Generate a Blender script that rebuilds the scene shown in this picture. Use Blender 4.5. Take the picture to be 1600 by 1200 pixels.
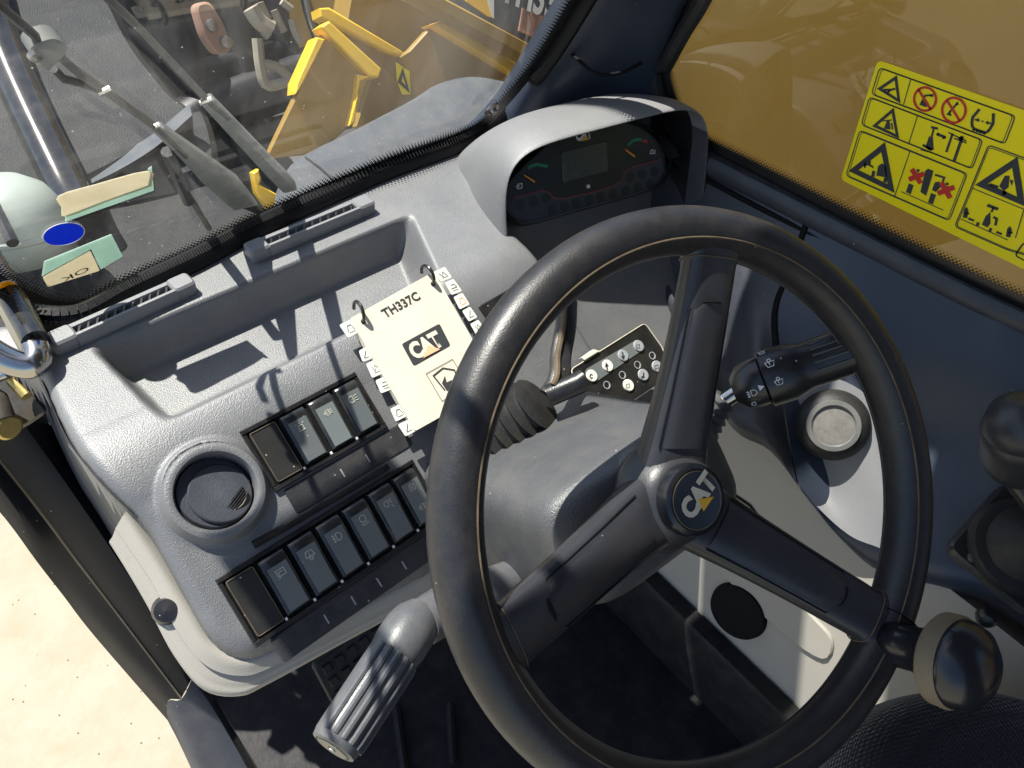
import bpy, bmesh, math, random
import numpy as np
from mathutils import Vector, Matrix
random.seed(7)
for o in list(bpy.data.objects): bpy.data.objects.remove(o)
SC = bpy.context.scene
V = lambda *a: np.array(a, float)
# ------------------------------------------------------------------ camera
Rr = V(.742, .446, -.5); Ff = V(-.662, .607, -.441)
Rr /= np.linalg.norm(Rr); Ff -= Rr * (Ff @ Rr); Ff /= np.linalg.norm(Ff); Uu = np.cross(Rr, Ff)
MC = np.array([Rr, Ff, Uu]); CAM = V(0, 0, 1.25); FPX = 1200.
cd = bpy.data.cameras.new('camera'); cam = bpy.data.objects.new('camera', cd); SC.collection.objects.link(cam)
cd.sensor_fit = 'HORIZONTAL'; cd.sensor_width = 36; cd.lens = 36 * FPX / 1600
cd.clip_start = .01; cd.clip_end = 1000
mw = Matrix.Identity(4)
for i in range(3):
    for j in range(3): mw[i][j] = MC[i][j]
    mw[i][3] = CAM[i]
cam.matrix_world = mw; SC.camera = cam
# ------------------------------------------------------------------ light
SUN = V(-.15, .475, .87); SUN /= np.linalg.norm(SUN)
W = bpy.data.worlds.new('World'); SC.world = W; W.use_nodes = True
nt = W.node_tree; bg = nt.nodes['Background']; sky = nt.nodes.new('ShaderNodeTexSky'); sky.sky_type = 'NISHITA'
sky.sun_disc = False; sky.sun_elevation = math.asin(SUN[2]); sky.sun_rotation = math.atan2(SUN[0], SUN[1])
nt.links.new(sky.outputs[0], bg.inputs[0]); bg.inputs[1].default_value = .10
sd_ = bpy.data.lights.new('sun', 'SUN'); sd_.energy = 5.0; sd_.angle = math.radians(.5); sd_.color = (1, .95, .87)
so = bpy.data.objects.new('sun', sd_); SC.collection.objects.link(so); so.location = (0, 3, 6)
so.rotation_euler = Vector(SUN).to_track_quat('Z', 'Y').to_euler()
vs = SC.view_settings; vs.view_transform = 'Standard'; vs.look = 'None'; vs.gamma = 1; vs.use_curve_mapping = False; vs.exposure = 1.0

# ------------------------------------------------------------------ helpers
def ray(px, py): return MC @ V((px - 800) / FPX, -(py - 600) / FPX, -1.)
def D(px, py, d): return CAM + ray(px, py) * d
def PL(px, py, p, n):
    r = ray(px, py); n = V(*n); return CAM + r * (((V(*p) - CAM) @ n) / (r @ n))
def PX(px, py, x): return PL(px, py, (x, 0, 0), (1, 0, 0))
def PY(px, py, y): return PL(px, py, (0, y, 0), (0, 1, 0))
def PZ(px, py, z): return PL(px, py, (0, 0, z), (0, 0, 1))
def unit(v): v = np.array(v, float); return v / np.linalg.norm(v)
def sm(a, b, x): t = np.clip((x - a) / (b - a), 0, 1); return t * t * (3 - 2 * t)

def link(o, parent=None):
    SC.collection.objects.link(o)
    if parent is not None:
        o.parent = parent; o.matrix_parent_inverse = parent.matrix_world.inverted()
    return o
def tag(o, label, cat=None, group=None, kind=None):
    o['label'] = label
    if cat: o['category'] = cat
    if group: o['group'] = group
    if kind: o['kind'] = kind
    return o
def thing(name, label, cat, loc, group=None):
    o = bpy.data.objects.new(name, None); o.empty_display_size = .02; SC.collection.objects.link(o); o.location = Vector(loc)
    o.matrix_world = Matrix.Translation(Vector(loc)); return tag(o, label, cat, group)
def mk(name, verts, faces, mat, parent=None, smooth=True, uv=None):
    me = bpy.data.meshes.new(name); me.from_pydata([tuple(map(float, v)) for v in verts], [], faces); me.update()
    bm = bmesh.new(); bm.from_mesh(me); bmesh.ops.recalc_face_normals(bm, faces=bm.faces); bm.to_mesh(me); bm.free()
    if uv is not None:
        l = me.uv_layers.new(name='UVMap')
        for lp in me.loops: l.data[lp.index].uv = uv[lp.vertex_index]
    if smooth:
        me.polygons.foreach_set('use_smooth', [True] * len(me.polygons))
        if smooth != 'all':
            try: me.set_sharp_from_angle(angle=math.radians(38))
            except Exception: pass
    me.materials.append(mat); return link(bpy.data.objects.new(name, me), parent)
class MB:
    def __init__(s): s.v = []; s.f = []
    def add(s, v, f): n = len(s.v); s.v += [np.array(p, float) for p in v]; s.f += [tuple(i + n for i in q) for q in f]; return s
    def build(s, name, mat, parent=None, smooth=True): return mk(name, s.v, s.f, mat, parent, smooth)
def grid_faces(nr, nc, closed_c=False, closed_r=False):
    f = []
    for i in range(nr if closed_r else nr - 1):
        for j in range(nc if closed_c else nc - 1):
            a, b = i, (i + 1) % nr; c, d = j, (j + 1) % nc
            f.append((a * nc + c, a * nc + d, b * nc + d, b * nc + c))
    return f
def loft(secs, caps=True):
    n = len(secs[0]); v = [p for s in secs for p in s]; f = grid_faces(len(secs), n, True)
    if caps: f += [tuple(range(n)), tuple(range((len(secs) - 1) * n, len(secs) * n))]
    return v, f
def frame_of(t, up=None):
    t = unit(t); a = V(0, 0, 1) if up is None else np.array(up, float)
    if abs(unit(a) @ t) > .98: a = V(1, 0, 0)
    x = unit(np.cross(a, t)); return x, np.cross(t, x)
def crv(pts, n=8, closed=False):
    P = [np.array(p, float) for p in pts]; out = []; m = len(P)
    rng = range(m if closed else m - 1)
    g = lambda i: P[i % m] if closed else P[min(max(i, 0), m - 1)]
    for i in rng:
        p0, p1, p2, p3 = g(i - 1), g(i), g(i + 1), g(i + 2)
        if not closed:
            if i == 0: p0 = 2 * p1 - p2
            if i == m - 2: p3 = 2 * p2 - p1
        for k in range(n):
            t = k / n
            out.append(.5 * (2 * p1 + (p2 - p0) * t + (2 * p0 - 5 * p1 + 4 * p2 - p3) * t * t + (3 * p1 - p0 - 3 * p2 + p3) * t ** 3))
    if not closed: out.append(P[-1])
    return out
def tube(pts, r, seg=10, closed=False, caps=True, sx=1., up=None):
    pts = [np.array(p, float) for p in pts]; n = len(pts); rr = [r] * n if np.isscalar(r) else list(r); secs = []; x = None
    for i, p in enumerate(pts):
        if closed: t = pts[(i + 1) % n] - pts[i - 1]
        else: t = pts[min(i + 1, n - 1)] - pts[max(i - 1, 0)]
        t = unit(t)
        if x is None or up is not None: x, y = frame_of(t, up)
        else: x = unit(x - t * (x @ t)); y = np.cross(t, x)
        secs.append([p + rr[i] * (x * math.cos(a) * sx + y * math.sin(a)) for a in np.linspace(0, 2 * math.pi, seg, endpoint=False)])
    v = [q for s in secs for q in s]; f = grid_faces(n, seg, True, closed)
    if caps and not closed: f += [tuple(range(seg)), tuple(range((n - 1) * seg, n * seg))]
    return v, f
def lathe(prof, o, ax, seg=32, up=None, caps=True, sq=(1, 1)):
    ax = unit(ax); x, y = frame_of(ax, up)
    return loft([[np.array(o) + ax * h + r * (x * math.cos(a) * sq[0] + y * math.sin(a) * sq[1]) for a in np.linspace(0, 2 * math.pi, seg, endpoint=False)] for r, h in prof], caps)
def rpoly(pts, r, n=5):
    """round the corners of a closed 3-D polygon"""
    P = [np.array(p, float) for p in pts]; out = []
    for i, p in enumerate(P):
        a, b = P[i - 1] - p, P[(i + 1) % len(P)] - p; la, lb = np.linalg.norm(a), np.linalg.norm(b)
        q = min(r, la * .45, lb * .45); A = p + a / la * q; B = p + b / lb * q
        for t in np.linspace(0, 1, n): out.append((1 - t) ** 2 * A + 2 * t * (1 - t) * p + t * t * B)
    return out
def slab(poly, nrm, th, bev=0):
    """closed plate: poly is the top face, extruded by -nrm*th, optional chamfer"""
    P = [np.array(p, float) for p in poly]; n = len(P); nn = unit(nrm); secs = []
    if bev:
        c = sum(P) / n; area = sum(np.cross(P[i] - c, P[(i + 1) % n] - c) @ nn for i in range(n)); sg = 1 if area > 0 else -1; ins = []
        for i, p in enumerate(P):
            m = np.cross(nn, unit(P[i] - P[i - 1])) + np.cross(nn, unit(P[(i + 1) % n] - P[i])); ins.append(p + sg * bev * unit(m))
        secs = [ins, [p * .3 + q * .7 - nn * bev * .3 for p, q in zip(P, ins)], [p - nn * bev for p in P], [p - nn * th for p in P]]
    else: secs = [P, [p - nn * th for p in P]]
    return loft(secs)
def box(c, x, y, z, hx, hy, hz, bev=.0):
    x, y, z = map(unit, (x, y, z)); c = np.array(c, float)
    P = [c + x * hx * a + y * hy * b + z * hz for a, b in ((-1, -1), (1, -1), (1, 1), (-1, 1))]
    return slab(P, z, 2 * hz, bev)
def patch(rows, nr=8, nc=8):
    cols = [crv(r, nc) for r in rows]; cols = list(map(list, zip(*cols))); full = [crv(c, nr) for c in cols]
    G = list(map(list, zip(*full))); v = [p for r in G for p in r]
    return v, grid_faces(len(G), len(G[0]))
def flat(poly): return [np.array(p, float) for p in poly], [tuple(range(len(poly)))]
def stroke(pts, w, nrm, closed=False):
    """flat ribbon of width w along a polyline lying in a plane"""
    P = [np.array(p, float) for p in pts]; n = len(P); nn = unit(nrm); L = []; R_ = []
    for i in range(n):
        if closed: t = unit(unit(P[(i + 1) % n] - P[i]) + unit(P[i] - P[i - 1]) + 1e-9)
        elif i == 0: t = unit(P[1] - P[0])
        elif i == n - 1: t = unit(P[-1] - P[-2])
        else: t = unit(unit(P[i + 1] - P[i]) + unit(P[i] - P[i - 1]) + 1e-9)
        s = np.cross(nn, t)
        k = 1.
        if closed or 0 < i < n - 1: k = 1 / max(.5, abs(t @ unit(P[i] - P[i - 1])))
        L.append(P[i] + s * w / 2 * k); R_.append(P[i] - s * w / 2 * k)
    v = L + R_; f = [(i, (i + 1) % n, n + (i + 1) % n, n + i) for i in range(n if closed else n - 1)]
    return v, f
def text(name, s, a, b, nrm, mat, parent, h=None, bold=.012, lift=.0, squeeze=None):
    """lettering from baseline start a to baseline end b on a plane with normal nrm"""
    c = bpy.data.curves.new(name, 'FONT'); c.body = s; c.size = 1; c.offset = bold; c.resolution_u = 3
    t = bpy.data.objects.new(name, c); SC.collection.objects.link(t); bpy.context.view_layer.update()
    me = bpy.data.meshes.new_from_object(t.evaluated_get(bpy.context.evaluated_depsgraph_get())); bpy.data.objects.remove(t)
    xs = [v.co.x for v in me.vertices]; ys = [v.co.y for v in me.vertices]; x0, w = min(xs), max(xs) - min(xs); y0, hh = min(ys), max(ys) - min(ys)
    a = np.array(a, float); b = np.array(b, float); X = b - a; L = np.linalg.norm(X); X /= L; nn = unit(nrm); Y = np.cross(nn, X)
    H = h if h else L * hh / w
    for v in me.vertices:
        p = a + X * ((v.co.x - x0) / w * L) + Y * ((v.co.y - y0) / hh * H) + nn * lift
        v.co = Vector(p)
    me.name = name; me.materials.clear(); me.materials.append(mat)
    return link(bpy.data.objects.new(name, me), parent)

# ------------------------------------------------------------------ materials
def mat(name, col, rough=.5, spec=.5, metal=0., grain=0., gscale=700., var=.12, vscale=14., dust=0., dustcol=(.42, .36, .28), coat=0., speck=0., sscale=190., speckcol=(.4, .34, .27)):
    m = bpy.data.materials.new(name); m.use_nodes = True; t = m.node_tree; b = t.nodes['Principled BSDF']; N = t.nodes.new; Lk = t.links.new
    b.inputs['Roughness'].default_value = rough; b.inputs['Metallic'].default_value = metal; b.inputs['Specular IOR Level'].default_value = spec
    if coat: b.inputs['Coat Weight'].default_value = coat; b.inputs['Coat Roughness'].default_value = .1
    tc = N('ShaderNodeTexCoord'); n1 = N('ShaderNodeTexNoise'); n1.inputs['Scale'].default_value = vscale; n1.inputs['Detail'].default_value = 6; n1.inputs['Roughness'].default_value = .65
    Lk(tc.outputs['Object'], n1.inputs['Vector'])
    mx = N('ShaderNodeMix'); mx.data_type = 'RGBA'
    c = np.array(col); mx.inputs[6].default_value = (*np.clip(c * (1 - var), 0, 1), 1); mx.inputs[7].default_value = (*np.clip(c * (1 + var), 0, 1), 1)
    Lk(n1.outputs[0], mx.inputs[0]); out = mx.outputs[2]
    if dust:
        n2 = N('ShaderNodeTexNoise'); n2.inputs['Scale'].default_value = vscale * 2.3; n2.inputs['Detail'].default_value = 8; n2.inputs['Roughness'].default_value = .75
        Lk(tc.outputs['Object'], n2.inputs['Vector']); mr = N('ShaderNodeMapRange'); mr.inputs[1].default_value = .42; mr.inputs[2].default_value = .75; mr.inputs[3].default_value = 0; mr.inputs[4].default_value = dust
        Lk(n2.outputs[0], mr.inputs[0]); m2 = N('ShaderNodeMix'); m2.data_type = 'RGBA'; Lk(mr.outputs[0], m2.inputs[0]); Lk(out, m2.inputs[6]); m2.inputs[7].default_value = (*dustcol, 1); out = m2.outputs[2]
    if speck:
        vo = N('ShaderNodeTexVoronoi'); vo.inputs['Scale'].default_value = sscale; Lk(tc.outputs['Object'], vo.inputs['Vector'])
        sp = N('ShaderNodeSeparateColor'); Lk(vo.outputs['Color'], sp.inputs[0])
        g1 = N('ShaderNodeMath'); g1.operation = 'GREATER_THAN'; g1.inputs[1].default_value = 1 - speck; Lk(sp.outputs[0], g1.inputs[0])
        l1 = N('ShaderNodeMath'); l1.operation = 'LESS_THAN'; l1.inputs[1].default_value = .13; Lk(vo.outputs['Distance'], l1.inputs[0])
        mm = N('ShaderNodeMath'); mm.operation = 'MULTIPLY'; Lk(g1.outputs[0], mm.inputs[0]); Lk(l1.outputs[0], mm.inputs[1])
        m3 = N('ShaderNodeMix'); m3.data_type = 'RGBA'; Lk(mm.outputs[0], m3.inputs[0]); Lk(out, m3.inputs[6]); m3.inputs[7].default_value = (*speckcol, 1); out = m3.outputs[2]
    Lk(out, b.inputs['Base Color'])
    rr = N('ShaderNodeMapRange'); rr.inputs[3].default_value = max(.03, rough - .07); rr.inputs[4].default_value = min(1, rough + .1); Lk(n1.outputs[0], rr.inputs[0]); Lk(rr.outputs[0], b.inputs['Roughness'])
    if grain:
        g = N('ShaderNodeTexNoise'); g.inputs['Scale'].default_value = gscale; g.inputs['Detail'].default_value = 2; Lk(tc.outputs['Object'], g.inputs['Vector'])
        bp = N('ShaderNodeBump'); bp.inputs['Strength'].default_value = grain; bp.inputs['Distance'].default_value = .0012; Lk(g.outputs[0], bp.inputs['Height']); Lk(bp.outputs[0], b.inputs['Normal'])
    return m
def glass(name, tint=(.93, .96, .95), dirt=.05, streak=.1, ior=1.62):
    m = bpy.data.materials.new(name); m.use_nodes = True; t = m.node_tree; t.nodes.remove(t.nodes['Principled BSDF']); N = t.nodes.new; Lk = t.links.new
    o = t.nodes['Material Output']; tr = N('ShaderNodeBsdfTransparent'); tr.inputs[0].default_value = (*tint, 1); gl = N('ShaderNodeBsdfGlossy'); gl.inputs['Roughness'].default_value = .02
    fr = N('ShaderNodeFresnel'); fr.inputs[0].default_value = ior; m1 = N('ShaderNodeMixShader'); Lk(fr.outputs[0], m1.inputs[0]); Lk(tr.outputs[0], m1.inputs[1]); Lk(gl.outputs[0], m1.inputs[2])
    tc = N('ShaderNodeTexCoord'); mp = N('ShaderNodeMapping'); mp.inputs['Rotation'].default_value = (.2, .3, .5); mp.inputs['Scale'].default_value = (9, 2.2, 2.2); Lk(tc.outputs['Object'], mp.inputs[0])
    n = N('ShaderNodeTexNoise'); n.inputs['Scale'].default_value = 2.2; n.inputs['Detail'].default_value = 7; n.inputs['Roughness'].default_value = .6; Lk(mp.outputs[0], n.inputs['Vector'])
    mr = N('ShaderNodeMapRange'); mr.inputs[1].default_value = .4; mr.inputs[2].default_value = .8; mr.inputs[3].default_value = dirt * .4; mr.inputs[4].default_value = dirt + streak; Lk(n.outputs[0], mr.inputs[0])
    vo = N('ShaderNodeTexVoronoi'); vo.inputs['Scale'].default_value = 120; Lk(tc.outputs['Object'], vo.inputs['Vector']); sp = N('ShaderNodeSeparateColor'); Lk(vo.outputs['Color'], sp.inputs[0])
    g1 = N('ShaderNodeMath'); g1.operation = 'GREATER_THAN'; g1.inputs[1].default_value = .88; Lk(sp.outputs[0], g1.inputs[0]); l1 = N('ShaderNodeMath'); l1.operation = 'LESS_THAN'; l1.inputs[1].default_value = .1; Lk(vo.outputs['Distance'], l1.inputs[0])
    mm = N('ShaderNodeMath'); mm.operation = 'MULTIPLY'; Lk(g1.outputs[0], mm.inputs[0]); Lk(l1.outputs[0], mm.inputs[1]); m5 = N('ShaderNodeMath'); m5.operation = 'MULTIPLY_ADD'; m5.inputs[1].default_value = .35; Lk(mm.outputs[0], m5.inputs[0]); Lk(mr.outputs[0], m5.inputs[2])
    df = N('ShaderNodeBsdfDiffuse'); df.inputs[0].default_value = (.6, .58, .53, 1); tl = N('ShaderNodeBsdfTranslucent'); tl.inputs[0].default_value = (.6, .58, .53, 1); ad = N('ShaderNodeMixShader'); Lk(df.outputs[0], ad.inputs[1]); Lk(tl.outputs[0], ad.inputs[2])
    m2 = N('ShaderNodeMixShader'); Lk(m5.outputs[0], m2.inputs[0]); Lk(m1.outputs[0], m2.inputs[1]); Lk(ad.outputs[0], m2.inputs[2]); Lk(m2.outputs[0], o.inputs[0]); return m
def frit(name, sc=330.):
    m = bpy.data.materials.new(name); m.use_nodes = True; t = m.node_tree; b = t.nodes['Principled BSDF']; N = t.nodes.new; Lk = t.links.new
    b.inputs['Base Color'].default_value = (.012, .012, .013, 1); b.inputs['Roughness'].default_value = .35
    uv = N('ShaderNodeUVMap'); sx = N('ShaderNodeSeparateXYZ'); Lk(uv.outputs[0], sx.inputs[0])
    mp = N('ShaderNodeMapping'); mp.inputs['Rotation'].default_value = (0, 0, .785); mp.inputs['Scale'].default_value = (sc, sc, sc)
    cx = N('ShaderNodeCombineXYZ'); Lk(sx.outputs[0], cx.inputs[0]); w = N('ShaderNodeMath'); w.operation = 'MULTIPLY'; w.inputs[1].default_value = .02; Lk(sx.outputs[1], w.inputs[0]); Lk(w.outputs[0], cx.inputs[1]); Lk(cx.outputs[0], mp.inputs[0])
    vo = N('ShaderNodeTexVoronoi'); vo.inputs['Randomness'].default_value = 0; vo.inputs['Scale'].default_value = 1; Lk(mp.outputs[0], vo.inputs['Vector'])
    th = N('ShaderNodeMapRange'); th.inputs[1].default_value = .4; th.inputs[2].default_value = 1; th.inputs[3].default_value = .8; th.inputs[4].default_value = .12; Lk(sx.outputs[1], th.inputs[0])
    lt = N('ShaderNodeMath'); lt.operation = 'LESS_THAN'; Lk(vo.outputs['Distance'], lt.inputs[0]); Lk(th.outputs[0], lt.inputs[1]); Lk(lt.outputs[0], b.inputs['Alpha']); return m
def fabric(name):
    m = mat(name, (.012, .012, .015), .85, .25, var=.3); t = m.node_tree; b = t.nodes['Principled BSDF']; N = t.nodes.new; Lk = t.links.new
    tc = N('ShaderNodeTexCoord'); mp = N('ShaderNodeMapping'); mp.inputs['Rotation'].default_value = (0, 0, .5); mp.inputs['Scale'].default_value = (300, 300, 300); Lk(tc.outputs['Object'], mp.inputs[0])
    vo = N('ShaderNodeTexVoronoi'); vo.inputs['Scale'].default_value = 1; vo.inputs['Randomness'].default_value = .25; Lk(mp.outputs[0], vo.inputs['Vector'])
    bp = N('ShaderNodeBump'); bp.inputs['Strength'].default_value = 1; bp.inputs['Distance'].default_value = .002; bp.invert = True; Lk(vo.outputs['Distance'], bp.inputs['Height']); Lk(bp.outputs[0], b.inputs['Normal'])
    b.inputs['Sheen Weight'].default_value = .35; b.inputs['Sheen Roughness'].default_value = .4; return m

M = {}
M['dash'] = mat('dash_plastic', (.125, .127, .134), .45, 1., grain=.45, gscale=850, var=.16, vscale=11, speck=.012, dust=.25, dustcol=(.27, .25, .22))
M['hood'] = mat('hood_plastic', (.17, .17, .173), .52, .9, grain=.5, gscale=800, var=.08, speck=.01)
M['cowl'] = mat('column_plastic', (.062, .064, .07), .45, .8, grain=.5, gscale=800, speck=.01, dust=.1)
M['trim'] = mat('trim_plastic', (.038, .043, .055), .42, .5, grain=.25, gscale=900, speck=.02, dust=.06)
M['console'] = mat('console_plastic', (.034, .044, .066), .36, .5, grain=.2, gscale=900, speck=.01)
M['greyc'] = mat('grey_console', (.20, .20, .205), .4, .5, grain=.25, gscale=900, speck=.01)
M['beige'] = mat('beige_plastic', (.38, .355, .315), .5, .4, grain=.15, gscale=700, var=.06, dust=.12, dustcol=(.35, .29, .2))
M['black'] = mat('black_plastic', (.012, .012, .014), .28, .5, grain=.12, gscale=800, speck=.05, dust=.06)
M['panel'] = mat('dark_panel', (.02, .021, .025), .45, .5, grain=.4, gscale=1100, speck=.06, dust=.1)
M['rubber'] = mat('black_rubber', (.014, .014, .015), .55, .4, grain=.2, gscale=500, dust=.06)
M['seal'] = mat('seal_rubber', (.006, .006, .007), .5, .25)
M['void'] = mat('black_matte', (.006, .006, .007), .8, .2)
M['wheel'] = mat('wheel_rubber', (.016, .016, .019), .40, .5, grain=.15, gscale=800, var=.25, vscale=30, dust=.16, dustcol=(.13, .105, .08), speck=.006, speckcol=(.2, .17, .14))
M['spoke'] = mat('spoke_plastic', (.026, .027, .033), .36, .5, grain=.15, gscale=900, dust=.14, dustcol=(.12, .1, .08), speck=.006, speckcol=(.2, .17, .14))
M['seamdirt'] = mat('seam_dirt', (.12, .09, .06), .8, .2, var=.85, vscale=70)
M['switch'] = mat('switch_gloss', (.02, .022, .023), .16, .5, dust=.1, speck=.05)
M['plate'] = mat('switch_plate', (.14, .155, .16), .3, .5, dust=.08, speck=.04)
M['platelit'] = mat('switch_plate_lit', (.19, .215, .215), .25, .5, dust=.06, speck=.03)  # paler copy of the switch plate, reflected light put into the colour
M['blank'] = mat('blank_cover', (.016, .016, .015), .5, .4, speck=.35, dust=.03)
M['icon'] = mat('icon_print', (.55, .53, .42), .6)
M['white'] = mat('white_print', (.72, .72, .70), .6)
M['whitedim'] = mat('grey_print', (.30, .31, .33), .6)
M['orange'] = mat('orange_print', (.75, .30, .05), .5)
M['salmon'] = mat('salmon_print', (.85, .46, .26), .6)
M['catyel'] = mat('emblem_yellow', (.75, .40, .02), .45)
M['cream'] = mat('emblem_cream', (.62, .56, .44), .5, dust=.2)
M['green'] = mat('green_print', (.02, .22, .11), .5)
M['red'] = mat('red_print', (.55, .02, .015), .5)
M['reddim'] = mat('dim_red_print', (.3, .04, .035), .5)
M['paper'] = mat('cover_paper', (.70, .63, .51), .55, .3, var=.04, vscale=20, dust=.35, dustcol=(.66, .54, .37))
M['card'] = mat('tab_card', (.72, .70, .62), .5, .3, var=.05, dust=.15)
M['ink'] = mat('ink', (.03, .032, .035), .6)
M['lens'] = mat('cluster_face', (.024, .027, .029), .3, .5, coat=.0)
M['lcd'] = mat('lcd', (.06, .07, .068), .25, .5)
M['warn'] = mat('warning_band', (.045, .05, .065), .35, .5)
M['chrome'] = mat('chrome', (.45, .43, .40), .16, .5, metal=1., var=.05, dust=.15)
M['bchrome'] = mat('black_lacquer', (.012, .012, .013), .12, .6, coat=.4, dust=.1)
M['steel'] = mat('dull_steel', (.45, .43, .40), .35, metal=1., dust=.3, dustcol=(.2, .13, .06))
M['brass'] = mat('zinc_bolt', (.62, .48, .18), .38, metal=.9, dust=.5, dustcol=(.25, .18, .06), vscale=40)
M['hinge'] = mat('hinge_steel', (.08, .075, .065), .4, metal=.5, dust=.25)
M['grey'] = mat('grey_handle', (.085, .088, .096), .36, .5, grain=.15, gscale=700, dust=.15)
M['tan'] = mat('tan_band', (.16, .125, .08), .6, .3, dust=.2)
M['knob'] = mat('knob_plastic', (.012, .013, .017), .22, .5)
M['fabric'] = fabric('seat_fabric')
M['floor'] = mat('floor_mat', (.007, .0075, .010), .6, .3, grain=.4, gscale=200, dust=.05)
M['sill'] = mat('sill_paint', (.012, .012, .016), .42, .25, dust=.06, dustcol=(.06, .05, .04), speck=.02)
M['sill2'] = mat('sill_grey', (.05, .055, .07), .5, .4, dust=.1, speck=.05)
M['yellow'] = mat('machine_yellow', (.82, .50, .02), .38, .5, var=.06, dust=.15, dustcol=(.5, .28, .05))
M['boom'] = mat('yellow_shaded', (.27, .165, .028), .5, .4, var=.18, vscale=4, dust=.15, dustcol=(.35, .2, .05))  # darker copy of the machine yellow, shade put into the colour
M['decal'] = mat('decal_yellow', (.92, .74, .0), .4, .4, var=.04)
M['cowlout'] = mat('bonnet_black', (.017, .018, .021), .55, .3, grain=.9, gscale=650, var=.2, dust=.05, speck=.05)
M['bonnet'] = mat('grey_and_sky_sheen', (.075, .085, .10), .5, .4, grain=.4, gscale=500, dust=.15, speck=.05)  # panel grey; on the black side cover it paints in reflected sky
M['dark'] = mat('dark_machine', (.025, .026, .03), .5, .4, var=.4, vscale=5, dust=.2, dustcol=(.12, .1, .07))
M['rust'] = mat('rust_pink', (.36, .22, .17), .7, .2, var=.3, vscale=20, dust=.4, dustcol=(.3, .15, .08))
M['pale'] = mat('pale_hose', (.36, .32, .25), .5, .3, var=.3, vscale=30)
M['dome'] = mat('dome_plastic', (.36, .40, .37), .4, .4, dust=.2, dustcol=(.4, .38, .3), speck=.05)
M['sticker'] = mat('sticker_paper', (.78, .73, .60), .5, .3, var=.08, vscale=40, dust=.1)
M['stgreen'] = mat('sticker_film', (.55, .68, .61), .35, .4, var=.15, vscale=30)
M['blue'] = mat('blue_sticker', (.01, .08, .6), .35, .5)
M['yelst'] = mat('yellow_sticker', (.75, .45, .02), .45)
M['wiper'] = mat('wiper_dusty', (.05, .05, .048), .5, .4, dust=.4, dustcol=(.2, .19, .15), vscale=25)
M['wipertape'] = mat('wiper_pad', (.14, .145, .14), .6, .3, dust=.4, dustcol=(.3, .29, .25), vscale=25)
for nm in ('sticker', 'stgreen', 'blue', 'yelst'):      # paper and film let sunlight through
    t_ = M[nm].node_tree; b_ = t_.nodes['Principled BSDF']; tl_ = t_.nodes.new('ShaderNodeBsdfTranslucent'); mx_ = t_.nodes.new('ShaderNodeMixShader'); mx_.inputs[0].default_value = .55
    t_.links.new(b_.inputs['Base Color'].links[0].from_socket, tl_.inputs[0]); t_.links.new(b_.outputs[0], mx_.inputs[1]); t_.links.new(tl_.outputs[0], mx_.inputs[2]); t_.links.new(mx_.outputs[0], t_.nodes['Material Output'].inputs[0])
M['glassdisc'] = mat('grey_lens', (.16, .155, .145), .35, .5, var=.35, vscale=90, dust=.3)
M['ring'] = mat('grey_ring', (.13, .13, .125), .3, .5, dust=.2)
M['head'] = mat('headliner', (.12, .12, .125), .8, .2)
M['ground'] = mat('concrete', (.335, .315, .25), .85, .2, var=.12, vscale=3.5, dust=.55, dustcol=(.26, .215, .12), grain=.4, gscale=90, speck=.16, sscale=60, speckcol=(.11, .085, .05))
M['ws'] = glass('windscreen_glass', dirt=.02, streak=.08)
M['sw'] = glass('side_glass', (.90, .90, .86), dirt=.03, streak=.05, ior=1.5)
M['frit'] = frit('frit_dots')

# ================================================================== LARGE STRUCTURE
def struct(o, label=None): o['kind'] = 'structure'; return o
struct(mk('ground', [(-150, -150, -.72), (150, -150, -.72), (150, 150, -.72), (-150, 150, -.72)], [(0, 1, 2, 3)], M['ground']))
struct(MB().add(*slab([(.03, -1.0, .2), (.74, -1.0, .2), (.74, .75, .2), (.03, .75, .2)], (0, 0, 1), .05)).build('cab_floor', M['floor']))
struct(MB().add(*slab([(-.05, -1.05, 1.66), (.86, -1.05, 1.66), (.86, .53, 1.66), (-.05, .53, 1.66)], (0, 0, 1), .07, .02)).build('cab_roof', M['head']))
struct(MB().add(*slab([(-.02, -1.02, .2), (.80, -1.02, .2), (.80, -1.02, 1.58), (-.02, -1.02, 1.58)], (0, 1, 0), .05)).build('rear_wall', M['head']))
vz = MB().add(*slab([(.25, .66, 1.645), (.86, .66, 1.645), (.86, .80, 1.645), (.25, .80, 1.645)], (0, 0, 1), .04, .01)).add(*slab([(.535, .51, 1.643), (.86, .51, 1.643), (.86, .67, 1.643), (.535, .67, 1.643)], (0, 0, 1), .036, .005)); struct(vz.build('added_roof_shade', M['head']))  # unseen slabs added ahead of the roof to shade the right side
sbar = thing('shade_bar', 'black bar added above the windscreen for shade', 'work lamp', (.13, .79, 1.5))  # unseen bar added to cast shade on the switch panel
MB().add(*slab([(-.07, .715, 1.52), (.10, .715, 1.52), (.10, .80, 1.52), (-.07, .80, 1.52)], (0, 0, 1), .035, .008)).build('bar_body', M['sill'], sbar)
for x in (-.03, .07): MB().add(*tube([(x, .76, 1.505), (x, .66, 1.58), (x, .50, 1.61)], .008, 8)).build('bracket', M['sill'], sbar)
SC.cycles.max_bounces = 7; SC.cycles.transparent_max_bounces = 8
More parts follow.
